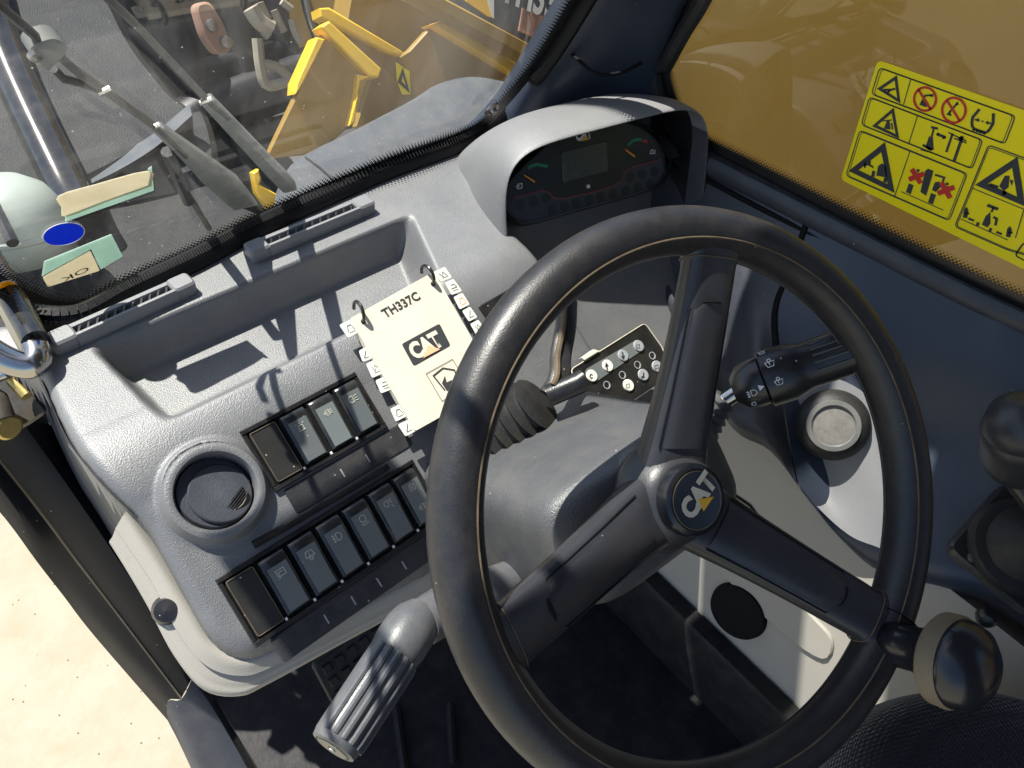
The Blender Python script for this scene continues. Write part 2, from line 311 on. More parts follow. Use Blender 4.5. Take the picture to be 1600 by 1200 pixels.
# ---- beige inner side wall
wall = thing('side_wall_panel', 'beige lower side wall of the cab below the joystick console', 'wall panel', (.6, 0, .3))
wt = lambda y, f: V(.645 - .095 * f, y, .63 - .33 * f)
nW = unit(np.cross(wt(0, 1) - wt(0, 0), V(0, 1, 0))); nW = -nW if nW[0] > 0 else nW
wtop = lambda y: float(np.interp(y, [0, .16, .24], [.16, .0, .14]))
MB().add(*patch([[wt(y, wtop(y) + (1 - wtop(y)) * g) for y in (.5, .3, .2, .1, 0, -.1, -.3, -.6)] for g in (0, .3, .7, 1.0)], 4, 4)).build('panel', M['beige'], wall)
PWALL = lambda px, py, h=0: PL(px, py, wt(0, 0) + nW * h, nW)
hp = [PWALL(*p, .004) for p in [(1135, 800), (1225, 900), (1262, 955), (1300, 1000), (1285, 1032), (1215, 985), (1120, 890), (1080, 830)]]
MB().add(*slab(crv(hp, 4, True), nW, .006, .002)).build('hatch', M['beige'], wall)
MB().add(*lathe([(.0, .006), (.006, .005), (.009, 0), (.009, -.004)], PWALL(1171, 820), nW, 20)).build('screw_cap', M['black'], wall)
MB().add(*lathe([(.0, .004), (.030, .005), (.036, .003), (.038, -.004)], PWALL(1152, 956, .004), nW, 40)).build('round_plug', M['void'], wall)
MB().add(*stroke([PWALL(*p, .001) for p in [(1118, 742), (1150, 775), (1172, 790), (1190, 815), (1232, 870)]], .004, nW)).build('seam', M['void'], wall)
struct(MB().add(*slab([(.528, .45, .325), (.558, .45, .325), (.558, -.5, .325), (.528, -.5, .325)], (0, 0, 1), .14, .006)).build('skirting', M['floor']))

# ---- door frame on the left
fr = thing('door_frame', 'black door sill frame between the pale concrete and the dashboard', 'door frame', (0, .5, .1))
A_ = [(0, 610), (42, 669), (110, 765), (180, 868), (236, 955), (300, 1060), (342, 1122), (420, 1260)]
B_ = [(-70, 640), (0, 724), (60, 800), (120, 880), (178, 955), (283, 1093), (312, 1150), (362, 1260)]
C_ = [(-70, 680), (0, 762), (50, 832), (95, 892), (144, 957), (262, 1095), (287, 1145), (338, 1260)]
tt = [.74, .78, .82, .87, .91, .97, .99, 1.03]
ra, rb, rc = [[D(*p, t) for p, t in zip(L, tt)] for L in (A_, B_, C_)]
inn = [p + V(.02, .03, -.03) for p in ra]; out = [p + V(-.012, -.0, -.05) for p in rc]
k = 5
def strip(rows, sl): return patch([r[sl] for r in rows], 3, 4)
rb2 = [p + unit(q - p) * .004 + V(0, 0, .001) for p, q in zip(rb, ra)]
MB().add(*strip([inn, ra, rb2], slice(0, 6))).build('inner_face', M['sill'], fr)
MB().add(*strip([rb2, [p * .5 + q * .5 + V(0, -.001, .002) for p, q in zip(rb, rb2)], rb], slice(0, 6))).build('weld_bead', M['tan'], fr)
MB().add(*strip([rb, rc, out], slice(0, 6))).build('outer_face', M['sill'], fr)
MB().add(*strip([inn, ra, rb, rc, out], slice(5, 8))).build('sill_cover', M['sill2'], fr)

# ---- windscreen
WN = unit(V(0, -1, -.45)); WP = V(0, .66, .72)      # normal towards the cab
PW = lambda px, py, h=0.: PL(px, py, WP + WN * h, WN)
wsr = thing('windscreen', 'dusty front windscreen with rubber seal above the dashboard', 'windscreen', (.35, .66, .72))
sealpx = [(-60, 440), (0, 470), (60, 490), (125, 488), (200, 449), (300, 402), (385, 358), (469, 319), (600, 263), (712, 222), (768, 188), (826, 124), (868, 66), (912, -6), (960, -90)]
edge = crv([PW(*p) for p in sealpx], 6)
up_ = PW(960, -90); tops = [V(up_[0], .984 - .45 * 1.55, 1.55), V(-.25, .984 - .45 * 1.55, 1.55)]
MB().add(*flat(edge + tops)).build('glass', M['ws'], wsr, False)
sedge = [e if i > 66 else PZ(*q, .727) for i, (e, q) in enumerate(zip(edge, [tuple(v[:2]) for v in crv([V(*p, 0) for p in sealpx], 6)]))]
MB().add(*tube([e + WN * .004 for e in sedge], .012, 10, up=WN, sx=.8)).build('seal', M['seal'], wsr)
ribs = MB()
for i in range(2, len(edge) - 1):
    for s in np.linspace(0, 1, 5)[:-1]:
        p = sedge[i] * (1 - s) + sedge[i + 1] * s; t = unit(sedge[i + 1] - sedge[i]); q = np.cross(WN, t); q = q if q[2] < 0 else -q
        nn_ = unit(V(0, -.6, .8)); nn_ = unit(nn_ - t * (nn_ @ t)); ribs.add(*box(p + nn_ * .0112, t, np.cross(nn_, t), nn_, .0008, .0035, .0012))
rb_ = ribs.build('seal_ribs', M['rubber'], wsr); rb_['kind'] = 'stuff'
def band(name, pts, inward, w, parent, off):
    L = 0; v = []; uv = []
    for i, p in enumerate(pts):
        if i: L += np.linalg.norm(p - pts[i - 1])
        v += [p + off, p + inward[i] * w + off]; uv += [(L, 0), (L, 1)]
    return mk(name, v, [(2 * i, 2 * i + 2, 2 * i + 3, 2 * i + 1) for i in range(len(pts) - 1)], M['frit'], parent, False, uv)
inw = []
for i in range(len(edge)):
    t = unit(edge[min(i + 1, len(edge) - 1)] - edge[max(i - 1, 0)]); q = np.cross(WN, t); inw.append(q if q[2] > 0 or q[0] < -.5 else -q)
band('frit_band', edge, inw, .038, wsr, WN * .0012)
MB().add(*lathe([(0, .007), (.004, .007), (.005, .003), (.010, .002), (.0105, 0)], PW(768, 170, .002), WN, 24)).build('glass_bolt', M['steel'], wsr)

# ---- side window
xw = .78
swn = thing('side_window', 'right side window with dotted black border facing the yellow boom', 'side window', (.78, .1, .76))
sill = [(1035, 105), (1042, 150), (1062, 195), (1096, 228), (1180, 272), (1300, 335), (1420, 397), (1520, 447), (1600, 485), (1720, 543)]
left = [(1130, -80), (1090, 0), (1060, 50)]
se = crv([PX(*p, xw) for p in left + sill], 5)
back = se[-1]
MB().add(*flat(se + [V(xw, back[1] - .5, back[2]), V(xw, back[1] - .5, 1.55), V(xw, se[0][1], 1.55)])).build('glass', M['sw'], swn, False)
inw2 = []
for i in range(len(se)):
    t = unit(se[min(i + 1, len(se) - 1)] - se[max(i - 1, 0)]); q = np.cross(V(1, 0, 0), t); inw2.append(q if q[2] > 0 or q[1] < -.4 else -q)
band('frit_band', se, inw2, .022, swn, V(-.0012, 0, 0))
MB().add(*tube([p - q * .008 + V(-.004, 0, 0) for p, q in zip(se, inw2)], .010, 8, up=V(1, 0, 0))).build('seal', M['rubber'], swn)

# ---- front right pillar
pil = thing('front_pillar', 'dark moulded cab pillar between the windscreen and the side window', 'pillar', (.74, .6, .7))
L1 = [(640, 330), (735, 250), (800, 190), (846, 128), (888, 64), (930, 0), (985, -85)]
L2 = [(760, 320), (860, 240), (905, 165), (955, 118), (985, 64), (1012, 0), (1050, -85)]
L3 = [(920, 320), (985, 240), (1020, 190), (1028, 110), (1045, 64), (1072, 0), (1112, -85)]
r1 = [PW(*p, .004) for p in L1]; r3 = [PX(*p, .772) for p in L3]
r2 = []
for p, a_, c_ in zip(L2, r1, r3): r2.append(D(*p, .5 * (abs((MC.T @ (a_ - CAM))[2]) + abs((MC.T @ (c_ - CAM))[2])) - .004))
for r in (r1, r2, r3): r.append(r[-1] + (r[-1] - r[-2]) * ((1.58 - r[-1][2]) / (r[-1][2] - r[-2][2])))
MB().add(*patch([[p + V(0, .05, 0) for p in r1], r1, r2, r3, [p + V(.03, .03, 0) for p in r3]], 8, 6)).build('pillar_cover', M['console'], pil)
gp = [D(*p, d) for p, d in [((884, 78), .93), ((905, 95), .90), ((925, 112), .885), ((945, 117), .885), ((975, 112), .89), ((1002, 98), .90)]]
MB().add(*tube(crv(gp, 5), .0022, 8)).build('cover_joint', M['void'], pil)
hd = MB()
for u, h in ((-.02, 1.5),): hd.add(*box((.38, .984 - .45 * 1.58, 1.58), (1, 0, 0), (0, 1, 0), (0, 0, 1), .42, .03, .04, .01))
struct(hd.build('roof_header', M['head']))

# ================================================================== DASHBOARD
KS = .6; NS = unit(V(0, -KS, 1)); SPt = V(0, .445, .72)
PS = lambda px, py, h=0.: PL(px, py, SPt + NS * h, NS)
def SP(x, y, h=0.): return V(x, y, .72 + KS * (y - .445)) + NS * h
dash = thing('dashboard', 'grey moulded dashboard with open tray, rocker switches and round air vent', 'dashboard', (.3, .45, .6))
outl = [PZ(62, 588, .72), PZ(105, 680, .72)] + [PS(*p) for p in [(160, 752), (215, 806), (240, 840), (300, 950), (335, 1000), (378, 1020), (425, 1006), (540, 950), (661, 890)]]
outl = [p[:2] for p in crv(outl, 5)]; yb = outl[-1][1]
poly = np.array(outl + [V(.76, yb), V(.80, .40), V(.80, .75), V(.72, .72)] + [PZ(x, y + 6, .72)[:2] for x, y in sealpx[10:1:-1]] + [V(.0, .66)])
def sdpoly(x, y, P):
    d = np.full(x.shape, 1e9); ins = np.zeros(x.shape, bool); n = len(P)
    for i in range(n):
        a, b = P[i], P[(i + 1) % n]; e = b - a; wx, wy = x - a[0], y - a[1]
        h = np.clip((wx * e[0] + wy * e[1]) / (e @ e + 1e-12), 0, 1); d = np.minimum(d, np.hypot(wx - e[0] * h, wy - e[1] * h))
        c = ((a[1] > y) != (b[1] > y)) & (x < (b[0] - a[0]) * (y - a[1]) / (b[1] - a[1] + 1e-12) + a[0]); ins ^= c
    return np.where(ins, -d, d)
VX, VY = PS(336, 769)[:2]
def dash_h(x, y):
    L = np.full(x.shape, .72); S = .72 + KS * (y - .445); k = .011
    h = np.clip(.5 + .5 * (S - L) / k / 2, 0, 1); z = S * (1 - h) + L * h - k * 2 * h * (1 - h) * .5
    # tray: distance inside each side
    tp = [V(.080, .571), V(.432, .571), V(.388, .455), V(.092, .455)]; ws = [.012, .022, .040, .016]; f = np.ones(x.shape)
    for i in range(4):
        a, b = tp[i], tp[(i + 1) % 4]; e = b - a; nn = V(e[1], -e[0]) / np.hypot(*e); dd = (x - a[0]) * nn[0] + (y - a[1]) * nn[1]
        dd = dd if True else dd; f = f * sm(-.002, ws[i], dd)
    z = z - .041 * f ** .8
    # round vent: raised collar and bore
    r = np.hypot(x - VX, (y - VY) * math.hypot(1, KS)); z = z + .008 * sm(.047, .037, r) - .030 * sm(.0370, .0345, r)
    # raised flank leading to the instrument pod
    z = z - .06 * sm(.50, .535, x) * sm(.50, .46, y)
    s = sdpoly(x, y, poly); q = np.clip(s + .012, 0, .012); z = z - (.012 - np.sqrt(np.maximum(.012 ** 2 - q ** 2, 0))) - np.maximum(s, 0) * 9
    return z, s
xs = np.arange(.012, .79, .0023); ys = np.arange(.225, .70, .0023); X, Y = np.meshgrid(xs, ys); Z, Sd = dash_h(X, Y)
nr, nc = X.shape; keep = Sd < .0035; vv = np.stack([X, Y, Z], -1).reshape(-1, 3)
ff = [q for q in grid_faces(nr, nc) if keep.flat[q[0]] and keep.flat[q[1]] and keep.flat[q[2]] and keep.flat[q[3]]]
used = sorted({i for q in ff for i in q}); mp_ = {o: i for i, o in enumerate(used)}
mk('dash_shell', vv[used], [tuple(mp_[i] for i in q) for q in ff], M['dash'], dash, 'all')
# left flank under the ridge
rid = [PZ(40, 560, .715), PZ(66, 596, .712), PZ(105, 684, .712), PS(160, 757, -.006), PS(215, 810, -.006)]
low = [PX(20, 640, .013), PX(44, 674, .014), PX(110, 765, .016), PX(150, 820, .018), PX(190, 868, .020)]
MB().add(*patch([rid, [(a + b) / 2 + V(-.002, -.002, 0) for a, b in zip(rid, low)], low], 4, 4)).build('flank', M['console'], dash)
# beige trim lip round the switch panel
i1 = [(196, 800), (222, 842), (250, 885), (296, 960), (330, 1010), (378, 1030), (428, 1014), (540, 958), (680, 886), (800, 820)]
i2 = [(180, 826), (212, 872), (240, 915), (280, 992), (325, 1042), (378, 1056), (425, 1042), (540, 985), (680, 914), (800, 850)]
i3 = [(172, 850), (200, 895), (232, 950), (272, 1025), (318, 1078), (372, 1088), (420, 1068), (545, 1000), (680, 928), (800, 866)]
b1 = [PS(*p, -.012) for p in i1]; b2 = [PS(*p, -.016) for p in i2]; b3 = [PS(*p, -.030) for p in i3]
MB().add(*patch([[p + V(.012, .012, -.01) for p in b1], b1, b2], 5, 5)).build('trim_lip', M['beige'], dash)
MB().add(*patch([[p + NS * -.0035 for p in b2], [(p + q) / 2 + NS * .001 for p, q in zip(b2, b3)], b3, [p + V(.01, .02, -.05) for p in b3]], 5, 5)).build('lower_trim', M['beige'], dash)
MB().add(*lathe([(0, .004), (.009, .003), (.012, -.002)], (b2[3] + b2[2]) / 2 + NS * -.001, NS + V(-.25, 0, 0), 20)).build('trim_plug', M['black'], dash)
# demister vents on the ledge
def demister(p0, p1, w, label):
    a, b = PZ(*p0, .722), PZ(*p1, .722); X_ = unit(b - a); Y_ = np.cross(V(0, 0, 1), X_); L = np.linalg.norm(b - a)
    at = lambda u, v, h: a + X_ * u + Y_ * v + V(0, 0, h)
    fr_ = MB()
    e = .022
    fr_.add(*slab(rpoly([at(0, -w / 2, .012), at(e, -w / 2, .012), at(e, w / 2, .012), at(0, w / 2, .012)], .005), (0, 0, 1), .02, .002))
    fr_.add(*slab(rpoly([at(L - e, -w / 2, .012), at(L, -w / 2, .012), at(L, w / 2, .012), at(L - e, w / 2, .012)], .005), (0, 0, 1), .02, .002))
    for v0, v1, h in ((-w / 2, -w / 2 + .0045, .012), (w / 2 - .006, w / 2, .010)):
        fr_.add(*slab([at(e - .002, v0, h - .0004), at(L - e + .002, v0, h - .0004), at(L - e + .002, v1, h - .0004), at(e - .002, v1, h - .0004)], (0, 0, 1), .02, .0012))
    o = fr_.build('demister_vent', M['greyc'], dash); o['label'] = label
    MB().add(*slab([at(e, -w / 2 + .004, .002), at(L - e, -w / 2 + .004, .002), at(L - e, w / 2 - .005, .002), at(e, w / 2 - .005, .002)], (0, 0, 1), .008)).build('slot', M['void'], o)
    n_ = 11
    for i in range(n_):
        u = e + (i + .5) * (L - 2 * e) / n_
        MB().add(*box(at(u, -.0007, .006), X_, Y_ * .8 + X_ * .5, (0, 0, 1), .0011, w / 2 - .006, .0035)).build('slat', M['black'], o)
    return o
demister((82, 545), (302, 446), .020, 'long slotted demister vent beside the grab handle')
demister((388, 402), (580, 322), .020, 'slotted demister vent below the middle of the windscreen')
# round air vent
vent = MB().add(*lathe([(.0312, -.026), (.0317, .0075), (.0330, .0106), (.036, .0114), (.0390, .0104), (.0420, .0045), (.0445, .0005)], SP(VX, VY, 0), NS, 48, caps=False)).build('air_vent', M['dash'], dash)
tl = unit(NS + V(.18, .16, 0))
MB().add(*lathe([(0, 0), (.0298, 0), (.0308, -.002), (.0308, -.010)], SP(VX, VY, .000), tl, 48)).build('barrel', M['trim'], vent)
xv, yv = frame_of(NS, V(0, 1, 0)); xv = V(1, 0, 0); yv = np.cross(NS, xv)
MB().add(*lathe([(0, 0), (.0248, 0), (.0258, -.0012), (.0258, -.006)], SP(VX, VY, .0035) + xv * .003 - yv * .003, tl, 48)).build('flap', M['trim'], vent)
dgx = unit(xv * .9 + yv * .42); dgy = np.cross(tl, dgx); oc = SP(VX, VY, .0042) + xv * .0095 - yv * .0115
moon = [oc + dgx * .0115 * math.cos(a) + dgy * .0098 * math.sin(a) for a in np.linspace(math.pi, 2 * math.pi, 14)]
MB().add(*slab(moon, tl, .001)).build('slot', M['void'], vent)
for i in range(4):
    h = -.0010 - i * .0021; wd = .0112 * math.sqrt(max(.1, 1 - (h / .0098) ** 2))
    MB().add(*box(oc + dgy * h + tl * .0010, dgx, dgy, tl, wd, .00045, .0008)).build('slat', M['rubber'], vent)
MB().add(*tube([oc + dgx * .0115 * math.cos(a) + dgy * .0098 * math.sin(a) + tl * .0006 for a in np.linspace(math.pi * 1.1, math.pi * 1.9, 12)], .0007, 6)).build('slot_rim', M['tan'], vent)
# switch rows
def glyph(name):
    C = lambda cx, cy, r, a0=0, a1=360, n=14: [(cx + r * math.cos(math.radians(t)), cy + r * math.sin(math.radians(t))) for t in np.linspace(a0, a1, n)]
    return {'beacon': [[(.2, .2), (.8, .2)], [(.3, .2), (.3, .65), (.7, .65), (.7, .2)], [(.1, .8), (.25, .8)], [(.75, .8), (.9, .8)], [(.5, .75), (.5, .95)]],
            'axle': [[(.4, .2), (.4, .8)], [(.6, .2), (.6, .8)], [(.1, .5), (.4, .5)], [(.6, .35), (.9, .35)], [(.6, .5), (.9, .5)], [(.6, .65), (.9, .65)], [(.25, .3), (.25, .7)]],
            'lamp': [C(.3, .5, .28, 90, 270) + [(.45, .22), (.45, .78), (.3, .78)], [(.55, .3), (.9, .25)], [(.55, .5), (.9, .5)], [(.55, .7), (.9, .75)]],
            'wash': [[(.15, .3), (.15, .8), (.85, .8), (.85, .3), (.15, .3)], [(.3, .15), (.3, .6), (.7, .6)], [(.1, .15), (.2, .1)]],
            'wipe': [[(.1, .35), (.25, .8), (.75, .8), (.9, .35), (.1, .35)], [(.35, .1), (.5, .65)], C(.5, .2, .14)],
            'fog': [C(.6, .5, .3, -90, 90) + [(.45, .8), (.45, .2), (.6, .2)], [(.35, .3), (.05, .25)], [(.35, .5), (.05, .5)], [(.35, .7), (.05, .75)], [(.2, .15), (.2, .85)]],
            'work': [C(.5, .65, .28), [(.2, .3), (.35, .1)], [(.4, .3), (.5, .05)], [(.6, .3), (.7, .05)], [(.75, .3), (.9, .1)]],
            'beam': [C(.35, .6, .25, 60, 300) + [(.48, .38), (.48, .82)], [(.6, .75), (.9, .85)], [(.6, .6), (.9, .6)], [(.7, .35), (.85, .1)]],
            'lock': [[(.25, .2), (.25, .6), (.75, .6), (.75, .2), (.25, .2)], C(.5, .6, .2, 0, 180), C(.5, .4, .07)]}[name]
def row(x0, x1, y0, y1, cells, blank_label):
    n = len(cells); w = (x1 - x0) / n
    fr_ = MB(); bz = .004
    def frame(a, b, c, d, h0, h1, mb):
        mb.add(*slab([SP(a, c, h1), SP(b, c, h1), SP(b, d, h1), SP(a, d, h1)], NS, h1 - h0, .0012))
    frame(x0 - bz, x1 + bz, y1 - bz, y1, -.004, .004, fr_); frame(x0 - bz, x1 + bz, y0, y0 + bz, -.004, .004, fr_)
    frame(x0 - bz, x0, y1, y0, -.004, .0036, fr_); frame(x1, x1 + bz, y1, y0, -.004, .0036, fr_)
    bez = fr_.build('switch_bezel', M['black'], dash)
    MB().add(*slab([SP(x0, y0, .0012), SP(x1, y0, .0012), SP(x1, y1, .0012), SP(x0, y1, .0012)], NS, .004)).build('bezel_floor', M['void'], bez)
    for i, g in enumerate(cells):
        a, b = x0 + i * w + .0012, x0 + (i + 1) * w - .0012
        if i:
            MB().add(*box((SP(x0 + i * w, y1 + .001, .003)), (1, 0, 0), SP(0, 1) - SP(0, 0), NS, .0009, .0012, .0012)).build('divider_tip', M['white'], bez)
        if g is None:
            o = MB().add(*slab(rpoly([SP(a, y0 - .001, .0045), SP(b, y0 - .001, .0045), SP(b, y1 + .001, .0045), SP(a, y1 + .001, .0045)], .002), NS, .004, .001)).build('blank_cover', M['blank'], dash)
            e = .0006; q = rpoly([SP(a + e, y0 - .0016, .0049), SP(b - e, y0 - .0016, .0049), SP(b - e, y1 + .0016, .0049), SP(a + e, y1 + .0016, .0049)], .002)
            MB().add(*tube(q, .0004, 5, True)).build('cover_edge', M['seamdirt'] if i == 0 else M['black'], o); continue
        ln = y0 - y1; prof = [(.02, .001), (.04, .0085), (.09, .0105), (.16, .0105), (.55, .0080), (.94, .0055), (.97, .001)]
        a += .0012; b -= .0012
        secs = [[SP(a, y0 - ln * v, h) for v, h in prof], [SP(a + .0008, y0 - ln * v, h + .0006) for v, h in prof], [SP(b - .0008, y0 - ln * v, h + .0006) for v, h in prof], [SP(b, y0 - ln * v, h) for v, h in prof]]
        sw = MB().add(*loft(secs)).build('rocker_switch', M['switch'], dash)
        sw['label'] = 'rocker switch with %s symbol' % {'beacon': 'beacon', 'axle': 'axle', 'lamp': 'lamp', 'wash': 'washer', 'wipe': 'wiper', 'fog': 'fog lamp', 'work': 'work lamp', 'beam': 'headlamp', 'lock': 'padlock'}[g]
        hh = lambda v: np.interp(v, [p[0] for p in prof], [p[1] for p in prof]) + .0006
        pa, pb = a + .0028, b - .0022
        pt = lambda u, v, l=0.: SP(pa + (pb - pa) * u, y0 - ln * v, hh(v) + l)
        vs_ = [.2, .3, .55, .75, .92]
        tp = [[pt(u, v, .0007) for u in (0, 1)] for v in vs_]; bt = [[pt(u, v, -.001) for u in (0, 1)] for v in vs_]
        ring = [[p[0], p[1], q[1], q[0]] for p, q in zip(tp, bt)]
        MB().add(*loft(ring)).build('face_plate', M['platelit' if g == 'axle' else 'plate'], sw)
        m = MB(); g0 = .44 if g != 'lock' else .40
        for st in glyph(g): m.add(*stroke([pt(.2 + .6 * x, g0 - .2 * y, .00115) for x, y in st], .0006, NS))
        if g == 'lock':
            for st in glyph('axle'): m.add(*stroke([pt(.15 + .7 * x, .78 - .2 * y, .00115) for x, y in st], .0006, NS))
        m.build('symbol', M['icon'], sw, False)
row(.1415, .2505, .417, .373, [None, 'beacon', 'axle', 'lamp'], '')
row(.0655, .2550, .3335, .2865, [None, 'wash', 'wipe', 'fog', 'work', 'beam', 'lock'], '')
# dark label strips with tick marks
for (xa, xb, ya, yb_, tk) in ((.144, .268, .3675, .347, [.196, .223]), (.074, .262, .2815, .262, [.120, .147, .174, .201])):
    o = MB().add(*slab(rpoly([SP(xa, ya, .0012), SP(xb, ya, .0012), SP(xb, yb_, .0012), SP(xa, yb_, .0012)], .003), NS, .004, .0006)).build('label_strip', M['panel'], dash)
    for t in tk: MB().add(*box(SP(t, (ya + yb_) / 2 - .001, .0016), (1, 0, 0), SP(0, 1) - SP(0, 0), NS, .0006, .0042, .0004)).build('tick_mark', M['whitedim'], o)
MB().add(*tube([SP(.10, .3445, .002), SP(.13, .3435, .003), SP(.235, .3425, .003)], .0035, 8)).build('panel_rib', M['black'], dash)

# ================================================================== INSTRUMENT POD
O = V(.631, .4575, .72); cr = unit(V(.966, -.257, 0)); cb = unit(V(.257, .966, 0)); NF = unit(V(-.223, -.837, .5))
pod = thing('instrument_cluster', 'hooded instrument display with gauges behind the steering wheel', 'instrument cluster', O)
def arch(v, h, al, ar, lean=0., e=2.6, n=36, drop=.0, fl=.0):
    out_ = []
    for t in np.linspace(math.pi, 0, n):
        c, s = math.cos(t), math.sin(t); sc_ = abs(c) ** (2 / e) * (1 if c > 0 else -1); ss = abs(s) ** (2 / e)
        a = al if c < 0 else ar; w_ = h * ss * (1 + .09 * sc_) - drop
        u = a * sc_ + fl * (1 - ss) ** 2 * (-1 if c < 0 else 1)
        out_.append(O + cr * u + cb * (v - lean * (1 - ss)) + V(0, 0, w_))
    return out_
H_ = .030
hs_ = [(.034, .094, .129, .128, .035, 0, 6), (.022, .094, .133, .135, .040, 0, 6), (.018, .096, .136, .139, .042, 0, 5.6), (.026, .098, .138, .141, .040, .003, 5.2), (.05, .096, .138, .141, .03, .006, 4.6),
       (.075, .089, .136, .138, .02, .008, 4.0), (.105, .077, .130, .133, .01, .010, 3.4), (.13, .060, .128, .126, 0, .012, 3.0), (.155, .030, .124, .112, 0, .012, 2.6), (.172, -.03, .115, .09, 0, 0, 2.6)]
sec = [arch(v, h + H_, al, ar, ln_, e=e, drop=.03, fl=fl) for v, h, al, ar, ln_, fl, e in hs_]
sec = list(map(list, zip(*[crv([s[j] for s in sec], 4) for j in range(len(sec[0]))])))
KC = 31
MB().add([p for s in sec for p in s[:KC]], grid_faces(len(sec), KC)).build('hood', M['hood'], pod, 'all')
MB().add([p for s in sec for p in s[KC - 1:]], grid_faces(len(sec), 37 - KC)).build('pod_side', M['trim'], pod, 'all')
ins = [arch(.034, .094 + H_, .129, .128, .035, drop=.03, e=6), arch(.05, .092 + H_, .130, .128, .028, drop=.03, e=5.5), arch(.07, .084 + H_, .129, .126, .018, drop=.03, e=5), arch(.095, .073 + H_, .118, .122, .01, drop=.03, e=4.5)]
MB().add([p for s in ins for p in s], grid_faces(len(ins), len(ins[0]))).build('hood_lining', M['black'], pod, 'all')
PF = lambda px, py, h=0.: PL(px, py, O + NF * h, NF)
z5 = lambda x, y: (760 + x / 5, 180 + y / 5)
facepx = [(150, 640), (180, 545), (300, 410), (520, 215), (700, 125), (960, 60), (1150, 75), (1310, 160), (1400, 290), (1405, 430), (1330, 545), (1200, 605), (700, 745), (330, 845), (220, 805), (165, 725)]
ctr = V(780, 470)
big = [tuple(ctr + (V(*p) - ctr) * 1.045) for p in facepx]
fc = crv([PF(*z5(*p), 0) for p in facepx], 4, True); bgp = crv([PF(*z5(*p), .004) for p in big], 4, True); bg3 = crv([PF(*z5(*tuple(ctr + (V(*p) - ctr) * 1.055)), .0) for p in facepx], 4, True)
inn_ = crv([PF(*z5(*tuple(ctr + (V(*p) - ctr) * 1.02)), -.006) for p in facepx], 4, True)
MB().add(*loft([bg3, bgp, [p * .4 + q * .6 + NF * .002 for p, q in zip(bgp, inn_)], inn_], False)).build('bezel', M['black'], pod)
face = MB().add(*slab([p - NF * .004 for p in fc], NF, .004)).build('gauge_face', M['lens'], pod)
F5 = lambda pts, h=-.0034: [PF(*z5(*p), h) for p in pts]
redl = [(215, 645), (440, 588), (490, 605), (530, 648), (600, 652), (800, 610), (1000, 552), (1050, 510), (1080, 445), (1140, 405), (1370, 345)]
MB().add(*flat(F5(redl + [(1395, 430), (1325, 540), (1200, 598), (700, 738), (335, 836), (228, 798), (178, 720)], -.0036))).build('warning_lamp_band', M['warn'], pod, False)
MB().add(*stroke(F5(redl, -.0033), .0009, NF)).build('red_line', M['reddim'], pod, False)
for c in [(1120, 485), (1215, 460), (1310, 440), (1180, 565), (1275, 540), (1085, 590), (985, 615), (890, 640), (800, 665), (700, 690), (610, 710), (510, 735), (465, 650), (365, 675), (260, 700)]:
    MB().add(*lathe([(0, .0003), (.0062, .0003), (.0062, 0)], PF(*z5(*c), -.0036), NF, 16)).build('warning_lamp', M['lens'], pod)
MB().add(*slab(rpoly(F5([(590, 290), (940, 200), (955, 435), (600, 530)], -.003), .003), NF, .001, .0003)).build('lcd_screen', M['lcd'], pod)
MB().add(*stroke(crv(F5([(325, 415), (360, 396), (400, 386), (478, 402)], -.0030), 4), .0035, NF)).build('green_scale', M['green'], pod, False)
MB().add(*stroke(crv(F5([(1105, 235), (1140, 203), (1180, 190), (1215, 192)], -.0030), 4), .0035, NF)).build('green_scale', M['green'], pod, False)
MB().add(*stroke(F5([(1222, 198), (1256, 208)], -.0030), .0035, NF)).build('red_scale', M['red'], pod, False)
for a, b in (((292, 465), (376, 520)), ((1085, 268), (1158, 322))):
    pa, pb = F5([a, b], -.0015); MB().add(*tube([pa, pb], [.0008, .0013], 6)).build('needle', M['orange'], pod)
MB().add(*lathe([(0, .001), (.0022, .001), (.0024, 0)], PF(*z5(795, 556), -.0034), NF, 12)).build('white_knob', M['white'], pod)
text('cat_lettering', 'CAT', PF(*z5(702, 208), -.0032), PF(*z5(828, 180), -.0032), NF, M['white'], pod, h=.014, bold=.05)
MB().add(*flat(F5([(738, 203), (770, 160), (805, 188)], -.0029))).build('emblem_triangle', M['catyel'], pod, False)
MB().add(*stroke(F5([(243, 540), (278, 533), (278, 568), (243, 575)], -.003), .0010, NF, True)).add(*stroke(F5([(230, 560), (262, 552)], -.003), .0010, NF)).build('fuel_symbol', M['white'], pod, False)
MB().add(*stroke(F5([(1280, 300), (1285, 275), (1300, 270), (1305, 298)], -.003), .0010, NF, True)).add(*stroke(F5([(1316, 268), (1316, 305)], -.003), .0010, NF)).build('coolant_symbol', M['white'], pod, False)
# lower pod body behind the wheel
lb = [[(800, 300), (775, 345), (770, 400)], [(900, 345), (880, 380), (860, 420)], [(1050, 310), (1040, 350), (1010, 400)], [(1130, 290), (1130, 330), (1120, 380)]]
